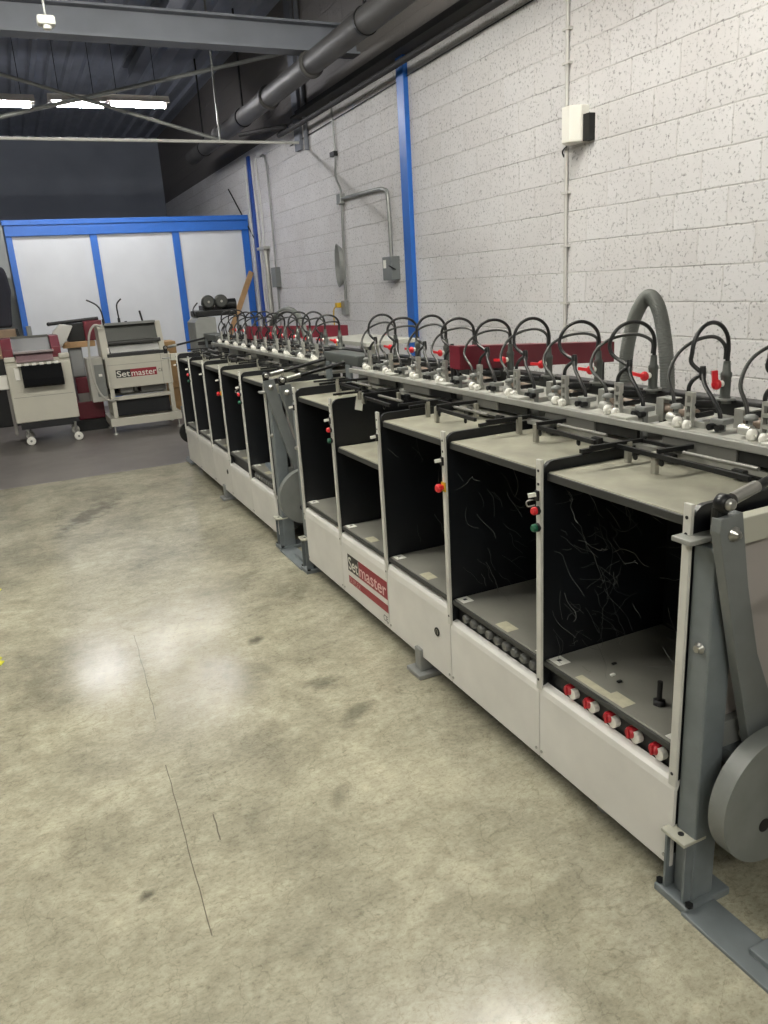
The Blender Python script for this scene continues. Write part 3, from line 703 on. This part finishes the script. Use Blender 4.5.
    B().tube([(vx, vy + 0.008, 1.315), (vx + 0.002, vy + 0.014, 1.355), (vx - 0.02, vy + 0.035 + e * 0.5, 1.388 + h), (vx - 0.07, vy + 0.06 + e * 1.0, 1.380 + h), (vx - 0.12, vy + 0.078 + e * 1.2, 1.340 + h * 0.5), (vx - 0.16, vy + 0.070 + e, 1.275), (x + 0.012, y + 0.072, 1.22), (x + 0.010, y + 0.060, 1.155)], 0.0056, 8, 6).build('vacuum_hose', mat('hose_worn', (48, 49, 47), 0.42), sh)

near = module(0.0, False, 'near row of five tall bins with a black and burgundy logo below')
farm = module(3.31, True, 'far row of five narrow looking bins without any logo')

# ------------------------------------------------------------------ drive stands
def stand(dy, label, tail=False):
    r = thing('drive_stand', (1.37, 0.93 + dy, 0), label, 'machine stand', 'grey drive stands of the collating machine')
    Y = lambda v: v + dy
    for ya, yb in ((1.135, 1.190), (0.675, 0.730)):
        if tail:
            B().box((1.42, Y(ya), 0.0), (1.49, Y(yb), 0.99), 0.006).build('column', bluegry, r)
            continue
        c = B().box((1.318, Y(ya), 0.02), (1.392, Y(yb + (0.007 if ya > 1 else 0)), 0.985), 0.005).build('column', bluegry, r)
        B().lathe((1.321, Y(ya + 0.025), 0.735), (1.2, Y(ya + 0.02), 0.735), [(0, 0.014), (0.008, 0.014), (0.009, 0.009), (0.018, 0.009)], 6).build('bolt', steel, c)
        out = 1 if ya > 1 else -1
        ym = (ya + yb) / 2 + 0.012 * out
        f = B()
        f.box((1.294, Y(ym - 0.035), 0.02), (1.340, Y(ym - 0.028), 0.20)).box((1.294, Y(ym + 0.028), 0.02), (1.340, Y(ym + 0.035), 0.20)).box((1.332, Y(ym - 0.035), 0.02), (1.340, Y(ym + 0.035), 0.20))
        f.build('foot_channel', bluegry, r)
        fb = B().box((1.280, Y(ym - 0.040), 0.20), (1.356, Y(ym + 0.038), 0.210), 0.002).build('foot_bracket', mat('bracket_paint', (176, 175, 162), 0.45), r)
        B().cyl((1.305, Y(ym - 0.005), 0.210), (1.305, Y(ym - 0.005), 0.2115), 0.008, 12).build('hole', inkm, fb)
        bp = B().box((1.284, Y(ym - 0.055), 0.0), (1.44, Y(ym + 0.055), 0.022), 0.003).build('base_plate', bluegry, r)
        for q in (-0.05, 0.05):
            B().lathe((1.30, Y(ym + q), 0.022), (1.30, Y(ym + q), 0.1), [(0, 0.011), (0.007, 0.011)], 6).build('bolt', darkm, bp)
    if tail: B().cyl((1.35, Y(0.672), 0.33), (1.35, Y(0.70), 0.33), 0.10, 28).cyl((1.35, Y(0.69), 0.33), (1.44, Y(0.705), 0.33), 0.015).build('wheel', darkm, r)
    B().box((1.278 if not tail else 1.36, Y(0.72), 0.0), (1.385 if not tail else 1.45, Y(1.13), 0.011), 0.002).build('floor_bar', bluegry, r)
    B().box((1.322, Y(0.70), 0.011), (1.47, Y(0.962), 0.028), 0.003).build('floor_bar', bluegry, r)
    B().box((1.272, Y(1.165), 0.993), (1.42, Y(1.222), 1.005), 0.002).build('top_bracket', mat('bracket_grey', (142, 143, 138), 0.45), r)
    # end plates toward the camera and the cross bar
    B().box((1.42, Y(1.165), 0.50), (1.80, Y(1.178), 0.975)).build('end_plate', mat('end_plate_paint', (158, 152, 148), 0.5), r)
    B().box((1.345, Y(1.145), 0.975), (1.82, Y(1.18), 1.04), 0.003).build('cross_bar', mat('bracket_paint', (176, 175, 162)), r)
    B().box((1.38, Y(1.14), 0.45), (1.80, Y(1.18), 0.52), 0.003).build('cross_bar', midgry, r)
    B().box((1.41, Y(1.08), 0.40), (1.50, Y(1.165), 0.44)).prism([(1.42, 0.40), (1.49, 0.40), (1.49, 0.33)], 'y', Y(1.10), Y(1.15)).build('bracket', bluegry, r)
    for k, yc in enumerate((1.105, 0.80)):
        if tail and k: continue
        if not tail:
            arm = B().prism([(1.276, 1.045), (1.278, 1.074), (1.342, 1.080), (1.378, 0.90), (1.428, 0.72), (1.515, 0.53), (1.50, 0.46), (1.43, 0.47), (1.365, 0.70), (1.308, 0.92)], 'y', Y(yc - 0.013), Y(yc + 0.013), 0.002).build('lever_arm', mat('arm_paint', (108, 112, 112), 0.42, var=0.12), r)
            B().lathe((1.318, Y(yc - 0.013), 1.035), (1.318, Y(yc - 0.3), 1.035), [(0, 0.017), (0.003, 0.017), (0.004, 0.011), (0.012, 0.011), (0.013, 0.006), (0.018, 0.006)], 12).build('bolt', steel, arm)
        lk = B().box((1.280, Y(yc + 0.001), 1.05), (1.316, Y(yc + 0.02), 1.10), 0.006).build('link', darkm, r)
        B().lathe((1.298, Y(yc - 0.012), 1.105), (1.298, Y(yc + 0.1), 1.105), [(0, 0.016), (0.003, 0.0205), (0.024, 0.0205), (0.028, 0.016)], 18).build('ball_joint', darkm, lk)
        B().lathe((1.298, Y(yc - 0.024), 1.105), (1.298, Y(yc + 0.1), 1.105), [(0, 0.008), (0.003, 0.013), (0.012, 0.013)], 14).build('joint_bolt', steel, lk)
        B().cyl((1.325, Y(yc + 0.004), 1.108), (1.41, Y(yc + 0.015), 1.120), 0.014, 12).build('rod_end', steel, r)
        B().cyl((1.40, Y(yc + 0.013), 1.118), (1.78, Y(yc + 0.06), 1.172), 0.0105, 12).build('link_rod', darkm, r)
        if k == 0 and not tail:
            B().lathe((1.457, Y(yc - 0.075), 0.352), (1.457, Y(yc + 0.1), 0.352), [(0, 0.172), (0.046, 0.172)], 64).build('crank_disc', mat('disc_paint', (118, 121, 118), 0.45, var=0.15), r)
            B().cyl((1.425, Y(yc - 0.0765), 0.288), (1.425, Y(yc - 0.074), 0.288), 0.018, 18).build('disc_hole', inkm, r)
            B().cyl((1.46, Y(yc - 0.03), 0.48), (1.46, Y(yc + 0.03), 0.48), 0.02, 12).build('crank_pin', steel, r)
    B().cyl((1.44, Y(1.08), 0.352), (1.44, Y(1.165), 0.352), 0.022, 14).build('crank_shaft', darkm, r)
    # gearbox bridge at the rear
    B().box((1.70, Y(0.66), 1.150), (1.83, Y(1.18), 1.205), 0.006).build('gearbox', mat('gearbox_paint', (78, 82, 80), 0.45), r)
    for yy in (0.80, 1.12):
        B().box((1.70, Y(yy - 0.03), 0.95), (1.715, Y(yy + 0.04), 1.15)).build('support_plate', bluegry, r)
    B().box((1.70, Y(0.66), 0.02), (1.80, Y(0.74), 0.95)).box((1.70, Y(1.10), 0.02), (1.80, Y(1.18), 0.95)).box((1.70, Y(0.66), 0.90), (1.80, Y(1.18), 0.95)).build('rear_frame', bluegry, r)
    return r
stand(0.0, 'nearest grey drive stand with large disc, cut by the right photo edge')
stand(3.31, 'grey drive stand with lever arm and disc between the two bin rows')
stand(6.62, 'grey drive stand at the far end of the bins, mostly hidden', True)

# ------------------------------------------------------------------ burgundy arms, big hoses, motor at the far end
def red_arm(dy, label):
    r = thing('guard_arm', (1.72, 2.97 + dy, 1.0), label, 'arm', 'burgundy guard arms')
    q = [(1.725, 2.90), (2.60, 2.915), (2.60, 2.985), (1.725, 2.985)]
    zz = (1.209, 1.158, 1.158, 1.209); hh = (0.100, 0.095, 0.095, 0.100)
    vs = [(p[0], p[1] + dy, z) for p, z in zip(q, zz)] + [(p[0], p[1] + dy, z + h) for p, z, h in zip(q, zz, hh)]
    B().add(vs, [(3, 2, 1, 0), (4, 5, 6, 7), (0, 1, 5, 4), (1, 2, 6, 5), (2, 3, 7, 6), (3, 0, 4, 7)]).build('arm', burg, r)
    B().cyl((1.735, 2.97 + dy, 1.02), (1.735, 2.97 + dy, 1.212), 0.014, 10).build('upright', darkm, r)
    B().cyl((2.56, 2.965 + dy, 0.0), (2.56, 2.965 + dy, 1.162), 0.02, 10).build('upright', darkm, r)
red_arm(0.0, 'burgundy box arm behind the hoses of the near bin row')
red_arm(3.31, 'burgundy box arm behind the hoses of the far bin row')
def big_hose(pts, label):
    rng = random.Random(3)
    mb = B().tube(pts, 0.062, 18, 72, radii=lambda t: 0.0255 + 0.0008 * math.sin(t * 1130))
    tag(mb.build('suction_hose', hosegr), label, 'hose', 'thick grey suction hoses')
big_hose([(2.1, 2.285, 0.02), (2.1, 2.285, 0.5), (2.1, 2.287, 1.10), (2.1, 2.288, 1.254), (2.1, 2.271, 1.348), (2.1, 2.238, 1.433), (2.1, 2.185, 1.488), (2.1, 2.135, 1.452), (2.1, 2.10, 1.354), (2.1, 2.075, 1.214), (2.1, 2.07, 1.05), (2.1, 2.07, 0.5), (2.1, 2.07, 0.02)], 'thick grey corrugated hose arching up behind the near bin row')
big_hose([(2.1, 6.86, 0.02), (2.1, 6.86, 0.5), (2.1, 6.85, 1.10), (2.1, 6.80, 1.25), (2.1, 6.66, 1.35), (2.1, 6.353, 1.415), (2.1, 6.10, 1.385), (2.1, 5.95, 1.28), (2.1, 5.90, 1.10), (2.1, 5.90, 0.5), (2.1, 5.90, 0.02)], 'thick grey corrugated hose arching up behind the far bin row')
dm = thing('drive_motor', (1.80, 7.98, 0), 'grey drive cabinet topped by a dark motor with two round pulleys', 'motor')
B().prism([(1.64, 0.02), (1.97, 0.02), (1.97, 1.08), (1.86, 1.08), (1.86, 1.35), (1.70, 1.36), (1.645, 1.31)], 'y', 7.88, 8.25, 0.006).build('cabinet', midgry, dm)
B().box((1.65, 7.872, 1.09), (1.83, 7.882, 1.125)).build('slot', inkm, dm)
B().box((1.68, 7.92, 1.36), (2.10, 8.2, 1.42), 0.01).cyl((1.78, 8.05, 1.46), (2.12, 8.05, 1.46), 0.06, 16).box((1.76, 7.95, 1.40), (1.95, 8.15, 1.47), 0.01).build('motor_body', darkm, dm)
for x in (1.815, 1.945):
    B().lathe((x, 7.90, 1.50), (x, 8.1, 1.50), [(0, 0.048), (0.01, 0.066), (0.03, 0.058), (0.05, 0.066), (0.06, 0.048)], 20).build('pulley', mat('pulley', (58, 60, 58), 0.5), dm)
    B().cyl((x, 7.895, 1.50), (x, 8.12, 1.50), 0.012, 10).build('pulley_shaft', steel, dm)
B().tube([(1.70, 7.9, 1.50), (1.65, 7.9, 1.44), (1.66, 7.9, 1.37)], 0.007, 6).build('cord', darkm, dm)
tag(B().box((2.22, 5.0, 1.16), (2.62, 5.9, 1.19), 0.003).box((2.3, 5.1, 0), (2.36, 5.16, 1.16)).box((2.5, 5.7, 0), (2.56, 5.76, 1.16)).build('side_table', deckm), 'white topped table seen behind the gap between the bin rows', 'table')

# ------------------------------------------------------------------ small loose things
tag(B().prism([(1.43, 1.01), (1.468, 0.998), (1.482, 1.085), (1.447, 1.094)], 'y', 3.412 - 0.004, 3.412 - 0.002).build('paper_tag', paper), 'white paper slip hanging on a black divider of the near bins', 'paper')
tag(B().box((1.335, 6.24, 0.4345), (1.50, 6.48, 0.437)).build('paper_sheet', paper), 'white paper sheet lying on a tray of the far bin row', 'paper')
tag(B().prism([(1.36, 4.70), (1.60, 4.66), (1.64, 4.95), (1.40, 5.0)], 'z', 0.434, 0.452, 0.004).build('grey_board', mat('slate_board', (128, 138, 145), 0.5)), 'slate grey board on the nearest tray of the far bin row', 'board')
bt = thing('bolt', (1.43, 1.385, 0.434), 'loose black bolt standing upright on the nearest bin tray', 'bolt')
B().lathe((1.43, 1.385, 0.434), (1.43, 1.385, 1), [(0, 0.018), (0.012, 0.018), (0.013, 0.010)], 6).build('bolt_head', inkm, bt)
B().cyl((1.43, 1.385, 0.446), (1.43, 1.385, 0.504), 0.0075, 10).build('shank', inkm, bt)
for i, (x, y) in enumerate(((1.48, 1.62), (1.43, 1.57), (1.42, 1.53))):
    tag(B().box((x - 0.008, y - 0.004, 0.434), (x + 0.008, y + 0.006, 0.440), 0.002).build('screw_scrap', [darkm, paper, darkm][i]), ['tiny dark scrap lying deepest in the nearest bin tray', 'tiny pale scrap lying in the middle of the nearest bin tray', 'tiny dark scrap nearest the label in the nearest bin tray'][i], 'scrap')
def cobweb(y0, y1, label, seed, n):
    rg = random.Random(seed); mb = B()
    for q in range(n):
        x = rg.uniform(PX + 0.03, PX + 0.30); y = rg.choice((y1 - 0.012, y1 - 0.012, rg.uniform(y0 + 0.1, y1 - 0.02))); z = rg.uniform(0.45, 1.0)
        p = Vector((x, y, z)); dirv = Vector((rg.uniform(-0.1, 0.4), rg.uniform(-1, -0.1), rg.uniform(-0.9, 0.3))).normalized()
        pts = [p.copy()]; st = rg.uniform(0.010, 0.035)
        for k_ in range(rg.randint(3, 7)):
            dirv = (dirv + Vector((rg.uniform(-.45, .45), rg.uniform(-.6, .6), rg.uniform(-.6, .5)))).normalized()
            p = p + dirv * st
            p.x = min(max(p.x, PX + 0.03), PX + 0.48); p.y = min(max(p.y, y0 + 0.012), y1 - 0.012); p.z = min(max(p.z, 0.44), 1.0)
            pts.append(p.copy())
        mb.tube(pts, 0.0004 if q % 9 else 0.0008, 4, 3)
    tag(mb.build('cobweb', web_m), label, 'cobweb', None, 'stuff')
cobweb(POSTS[0], POSTS[1], 'dusty grey cobweb strands across the nearest bin', 5, 90)
cobweb(POSTS[1], POSTS[2], 'faint grey cobweb strands in the second nearest bin', 9, 40)
cobweb(POSTS[2], POSTS[3], 'faint cobweb strands in the third nearest bin', 12, 10)

crack(jag(0.275, 3.667, 0.238, 2.81, 14, 0.003), 0.003); crack(jag(0.217, 2.481, 0.188, 1.655, 14, 0.002), 0.003); crack(jag(0.304, 2.13, 0.295, 2.0, 6, 0.002), 0.004)
for i, (x, y) in enumerate(((-0.335, 3.75), (-0.325, 3.70), (-0.345, 4.75))):
    tag(B().prism([(x - 0.03, y), (x - 0.01, y + 0.03), (x + 0.015, y + 0.01), (x, y - 0.03)], 'z', 0, 0.004).build('floor_scrap', mat('yellow_scrap', (190, 190, 40), 0.7)), ['larger yellow scrap on the floor at the left photo edge', 'yellow scrap on the floor just below another at the left edge', 'small yellow scrap alone on the floor, farther back at left'][i], 'scrap')

# ------------------------------------------------------------------ wheeled machine (left)
CY = 9.72
k1 = thing('wheeled_machine', (0.19, CY + 0.3, 0), 'beige wheeled machine with black curved tray and burgundy cheeks', 'machine')
B().prism([(CY, 0.27), (CY, 0.93), (CY + 0.05, 0.98), (CY + 0.62, 0.98), (CY + 0.62, 0.27)], 'x', -0.155, 0.535, 0.012).build('body', cart_m, k1)
B().box((-0.13, CY - 0.004, 0.56), (0.51, CY + 0.002, 0.565)).build('seam', mat('seam', (140, 138, 128)), k1)
B().box((-0.11, CY + 0.02, 0.19), (0.50, CY + 0.60, 0.27)).build('chassis', blackm, k1)
for x in (-0.155, 0.42):
    B().box((x, CY + 0.0, 0.965), (x + 0.115, CY + 0.12, 1.02), 0.012).build('corner_cap', cart_m, k1)
for x0, x1 in ((-0.16, -0.05), (0.36, 0.46)):
    B().prism([(CY + 0.08, 0.98), (CY + 0.55, 0.98), (CY + 0.55, 1.22), (CY + 0.20, 1.22), (CY + 0.08, 1.10)], 'x', x0, x1, 0.006).build('cheek', burg, k1)
B().prism([(CY + 0.22, 1.02), (CY + 0.50, 1.18), (CY + 0.50, 1.20), (CY + 0.20, 1.04)], 'x', -0.05, 0.36).box((-0.05, CY + 0.5, 0.98), (0.36, CY + 0.54, 1.225)).build('hopper', mat('hopper', (96, 96, 92), 0.4, 0.4), k1)
B().prism([(CY - 0.02, 0.955), (CY + 0.08, 1.04), (CY + 0.08, 1.06), (CY - 0.02, 0.975)], 'x', -0.03, 0.36).build('feed_flap', mat('pink_plate', (142, 118, 122), 0.4), k1)
B().box((-0.04, CY - 0.02, 1.05), (0.38, CY + 0.10, 1.075), 0.005).build('flap_bar', mat('mauve_grey', (150, 140, 140), 0.4), k1)
tp = [(CY - 0.02, 0.918), (CY - 0.10, 0.915), (CY - 0.125, 0.85), (CY - 0.15, 0.77), (CY - 0.155, 0.70), (CY - 0.10, 0.675), (CY - 0.095, 0.687), (CY - 0.14, 0.708), (CY - 0.135, 0.77), (CY - 0.11, 0.85), (CY - 0.09, 0.90), (CY - 0.02, 0.90)]
B().prism(tp, 'x', 0.0, 0.425).build('catch_tray', mat('tray_black', (13, 14, 17), 0.8, spec=0.15), k1)
B().prism(tp[:6] + [(CY, 0.69)], 'x', 0.42, 0.43).build('tray_side', mat('tray_black', (26, 28, 32)), k1)
for q in range(6):
    x = -0.035 + q * 0.078
    B().box((x, CY - 0.10, 0.918), (x + 0.048, CY - 0.01, 0.945), 0.006).build('tab', whitepl, k1)
B().box((-0.075, CY - 0.02, 0.76), (-0.02, CY, 0.90), 0.004).build('switch_panel', whitepl, k1)
B().box((-0.26, CY + 0.10, 0.66), (-0.155, CY + 0.18, 0.82), 0.012).build('side_handle', whitepl, k1)
B().box((-0.19, CY + 0.15, 0.12), (-0.155, CY + 0.55, 0.66)).build('side_panel', mat('side_grey', (130, 126, 122), 0.5), k1)
for x, y in ((-0.05, CY + 0.06), (0.47, CY + 0.0), (-0.05, CY + 0.54), (0.47, CY + 0.54)):
    cs = B().cyl((x, y, 0.06), (x, y, 0.22), 0.016, 10).prism([(x - 0.012, 0.045), (x + 0.032, 0.045), (x + 0.03, 0.125), (x - 0.03, 0.125)], 'y', y - 0.006, y + 0.02).build('caster', steel, k1)
    B().lathe((x + 0.015, y - 0.05, 0.05), (x + 0.015, y + 0.1, 0.05), [(0, 0.036), (0.005, 0.05), (0.035, 0.05), (0.04, 0.036)], 20).build('wheel', whitepl, cs)
    B().cyl((x + 0.015, y - 0.054, 0.05), (x + 0.015, y - 0.005, 0.05), 0.013, 10).build('hub', midgry, cs)

# ------------------------------------------------------------------ feeder unit with the logo (right of it)
FY = 9.75
k2 = thing('feeder_unit', (1.28, FY + 0.3, 0), 'beige feeder unit on an open frame with dark and red logo strip', 'machine')
B().box((0.935, FY, 0.545), (1.665, FY + 0.05, 0.915), 0.008).build('front_panel', cart_m, k2)
B().box((0.935, FY - 0.002, 0.822), (1.60, FY + 0.0, 0.826)).box((1.565, FY - 0.002, 0.55), (1.569, FY + 0.0, 0.91)).build('seam', mat('seam', (140, 138, 128)), k2)
for x0, x1 in ((0.92, 0.955), (1.645, 1.68)):
    B().box((x0, FY, 0.545), (x1, FY + 0.55, 0.93), 0.006).build('side_panel', cart_m, k2)
B().box((0.95, FY + 0.05, 0.60), (1.65, FY + 0.5, 0.88)).build('inner_box', darkm, k2)
# upper hopper
for x0, x1 in ((0.90, 0.985), (1.575, 1.64)):
    B().prism([(FY + 0.02, 0.90), (FY + 0.48, 0.90), (FY + 0.48, 1.28), (FY + 0.14, 1.30), (FY + 0.04, 1.06)], 'x', x0, x1, 0.006).build('hopper_side', cart_m, k2)
B().prism([(FY + 0.06, 1.06), (FY + 0.16, 1.29), (FY + 0.22, 1.29), (FY + 0.12, 1.06)], 'x', 0.985, 1.575).build('hopper_plate', mat('hopper_dark', (92, 93, 90), 0.4, 0.5), k2)
B().cyl((0.985, FY + 0.04, 1.08), (1.60, FY + 0.04, 1.08), 0.025, 14).build('roller', mat('dark_roller', (58, 58, 56), 0.4), k2)
B().box((0.985, FY + 0.07, 1.28), (1.575, FY + 0.18, 1.31), 0.004).build('hopper_bar', midgry, k2)
B().prism([(FY + 0.0, 0.965), (FY + 0.10, 1.02), (FY + 0.10, 1.045), (FY + 0.0, 0.99)], 'x', 1.00, 1.57).build('paper_sheet', mat('sheet', (205, 205, 202), 0.4), k2)
B().box((0.955, FY + 0.01, 0.915), (1.64, FY + 0.08, 0.955), 0.004).build('feed_slot', mat('slot_dark', (40, 41, 40), 0.5), k2)
B().box((0.965, FY - 0.01, 0.97), (0.985, FY + 0.02, 1.03)).build('switch', whitepl, k2)
# frame
for x in (0.925, 1.625):
    for y in (FY + 0.02, FY + 0.5):
        B().box((x, y, 0.19), (x + 0.05, y + 0.05, 0.56), 0.003).build('leg', cart_m, k2)
B().box((0.97, FY + 0.02, 0.40), (1.63, FY + 0.06, 0.445), 0.003).build('cross_rail', cart_m, k2)
B().box((0.97, FY + 0.50, 0.40), (1.63, FY + 0.54, 0.445), 0.003).build('cross_rail', cart_m, k2)
B().box((0.87, FY - 0.06, 0.10), (1.72, FY, 0.195), 0.006).box((0.87, FY + 0.5, 0.10), (1.72, FY + 0.56, 0.195), 0.006).box((0.87, FY, 0.10), (0.93, FY + 0.5, 0.195)).box((1.66, FY, 0.10), (1.72, FY + 0.5, 0.195)).build('base_frame', cart_m, k2)
for x in (0.91, 1.68):
    for y in (FY - 0.03, FY + 0.53):
        B().cyl((x, y, 0.01), (x, y, 0.10), 0.010, 8).lathe((x, y, 0), (x, y, 1), [(0, 0.03), (0.02, 0.026)], 12).build('foot', alum, k2)
B().box((1.05, FY + 0.08, 0.47), (1.20, FY + 0.3, 0.56), 0.01).cyl((1.24, FY + 0.15, 0.48), (1.24, FY + 0.15, 0.56), 0.03, 12).box((1.30, FY + 0.12, 0.46), (1.60, FY + 0.4, 0.54), 0.004).build('drive_block', mat('drive_grey', (120, 120, 116), 0.4, 0.3), k2)
B().box((0.98, FY + 0.1, 0.2), (1.62, FY + 0.45, 0.38)).build('lower_box', blackm, k2)
B().box((0.95, FY + 0.46, 0.44), (1.65, FY + 0.48, 1.06)).build('back_plate', darkm, k2)
# side box and its cable
B().box((0.72, FY + 0.1, 0.40), (0.90, FY + 0.45, 0.92), 0.006).build('side_cabinet', mat('side_grey2', (176, 174, 166), 0.45), k2)
B().box((0.79, FY + 0.092, 0.46), (0.90, FY + 0.10, 0.84)).build('cabinet_panel', midgry, k2)
B().box((0.83, FY + 0.07, 0.70), (0.87, FY + 0.092, 0.73), 0.004).build('cabinet_handle', whitepl, k2)
B().tube([(0.94, FY, 1.28), (0.86, FY - 0.02, 1.30), (0.79, FY - 0.03, 1.20), (0.755, FY - 0.03, 0.98), (0.75, FY - 0.04, 0.75), (0.80, FY - 0.04, 0.52), (0.90, FY - 0.03, 0.42), (1.0, FY, 0.43)], 0.013, 8, 6).build('side_hose', mat('clear_hose', (180, 178, 170), 0.35), k2)
B().tube([(0.99, FY + 0.1, 1.30), (0.975, FY + 0.1, 1.45), (0.93, FY + 0.1, 1.53), (0.83, FY + 0.1, 1.59)], 0.009, 8).build('air_hose', rubber, k2)
B().tube([(1.17, FY + 0.1, 1.30), (1.16, FY + 0.1, 1.42), (1.165, FY + 0.1, 1.52), (1.22, FY + 0.1, 1.58)], 0.009, 8).build('air_hose', rubber, k2)
B().cyl((1.44, FY + 0.15, 1.29), (1.42, FY + 0.15, 1.43), 0.012, 8).build('lever', rubber, k2)
for x in (0.985, 1.165, 1.24):
    B().cyl((x, FY + 0.12, 1.29), (x, FY + 0.12, 1.36 if x < 1.2 else 1.32), 0.016, 10).build('valve', darkm, k2)
pl2 = lambda xx, zz: (lambda u, v: (xx + u, FY - 0.0022, zz + v))
B().box((1.02, FY - 0.0012, 0.668), (1.19, FY, 0.762)).build('logo_plate', logo_k, k2)
B().box((1.19, FY - 0.0012, 0.668), (1.50, FY, 0.762)).build('logo_plate', logo_r, k2)
text('logo_lettering', 'Set', 0.100, logo_w, k2, pl2(1.03, 0.680), 0.152, 0.0008)
text('logo_lettering', 'master', 0.100, logo_w, k2, pl2(1.198, 0.680), 0.295, 0.0006)
text('approval_mark', 'CE', 0.055, inkm, k2, pl2(1.52, 0.70), 0.05)

# burgundy machine behind
k3 = thing('burgundy_machine', (0.75, 10.6, 0), 'burgundy machine with grey column standing behind between the beige machines', 'machine')
B().box((0.56, 10.35, 0.14), (0.88, 10.9, 0.36), 0.01).box((0.60, 10.45, 0.36), (0.88, 10.9, 0.66), 0.01).build('base', burg, k3)
B().box((0.50, 10.30, 0.0), (0.92, 10.95, 0.14)).build('plinth', darkm, k3)
B().prism([(10.36, 0.36), (10.45, 0.36), (10.45, 0.46)], 'x', 0.60, 0.82).build('wedge', mat('side_grey', (130, 126, 122)), k3)
B().box((0.58, 10.5, 0.66), (0.74, 10.7, 1.03), 0.02).build('column', mat('col_grey', (150, 152, 152), 0.45), k3)
B().box((0.52, 10.4, 1.03), (0.90, 10.8, 1.10), 0.006).build('top_board', wood_m, k3)
B().box((0.60, 10.5, 1.10), (1.0, 10.8, 1.32), 0.01).build('head', darkm, k3)
B().box((0.80, 10.45, 1.10), (1.02, 10.9, 1.34), 0.01).build('head_cover', burg, k3)
B().cyl((0.42, 10.6, 1.33), (1.0, 10.6, 1.36), 0.022, 12).ball((0.41, 10.6, 1.33), 0.025).build('crank', darkm, k3)
B().prism([(0.46, 1.02), (0.58, 1.16), (0.66, 1.30), (0.52, 1.33), (0.42, 1.24), (0.40, 1.10)], 'y', 10.22, 10.35, 0.01).build('chute', cablew, k3)
# things at the far left by the partition
tag(B().prism([(-0.35, 1.29), (0.0, 1.29), (0.05, 1.70), (0.07, 1.75), (0.05, 2.0), (0.02, 2.08), (-0.3, 2.1)], 'y', 11.9, 12.1, 0.03).build('hanging_coat', coat_m), 'dark coat hanging at the left photo edge beside the partition', 'coat')
tag(B().box((-0.5, 11.6, 0.9), (0.03, 12.1, 1.27), 0.006).build('cardboard_box', card_m), 'brown cardboard box under the dark coat at left', 'box')
tag(B().box((-0.6, 11.5, 0.0), (0.10, 12.3, 0.9), 0.006).build('dark_cabinet', darkm), 'dark low cabinet carrying the cardboard box at the far left', 'cabinet')
tag(B().prism([(0.05, 0.9), (0.10, 0.9), (0.06, 1.27), (0.03, 1.28)], 'y', 11.55, 12.1).build('dark_board', darkm), 'dark board leaning beside the cardboard box', 'board')
tag(B().box((0.17, 12.36, 0), (0.24, 12.42, 1.28), 0.01).build('grey_post', midgry), 'short grey post in front of the left blue upright', 'post')
tag(B().box((1.80, 10.9, 0.35), (1.98, 11.3, 0.98), 0.005).box((1.80, 10.95, 0), (1.98, 11.25, 0.35)).build('cardboard_stack', mat('tan_card', (176, 142, 96), 0.7, var=0.15)), 'tan cardboard stack behind the far end of the bin rows', 'cardboard')
tag(B().prism([(1.98, 0.25), (2.16, 0.25), (2.18, 0.60), (1.97, 0.60)], 'y', 10.75, 10.89, 0.01).box((1.97, 10.75, 0), (2.17, 10.89, 0.25)).build('storage_bin', bluebin), 'blue plastic bin beside the tan cardboard stack', 'bin')

# ------------------------------------------------------------------ world and colour management
w = bpy.data.worlds.new('world'); S.world = w; w.use_nodes = True
w.node_tree.nodes['Background'].inputs[0].default_value = (0.5, 0.53, 0.55, 1)
w.node_tree.nodes['Background'].inputs[1].default_value = 0.05
S.view_settings.view_transform = 'Standard'
S.view_settings.look = 'None'
S.view_settings.exposure = 0.0
S.view_settings.gamma = 1.0
S.view_settings.use_curve_mapping = False
S.cycles.use_denoising = True
S.cycles.max_bounces = 8
S.cycles.diffuse_bounces = 5
S.cycles.use_adaptive_sampling = False
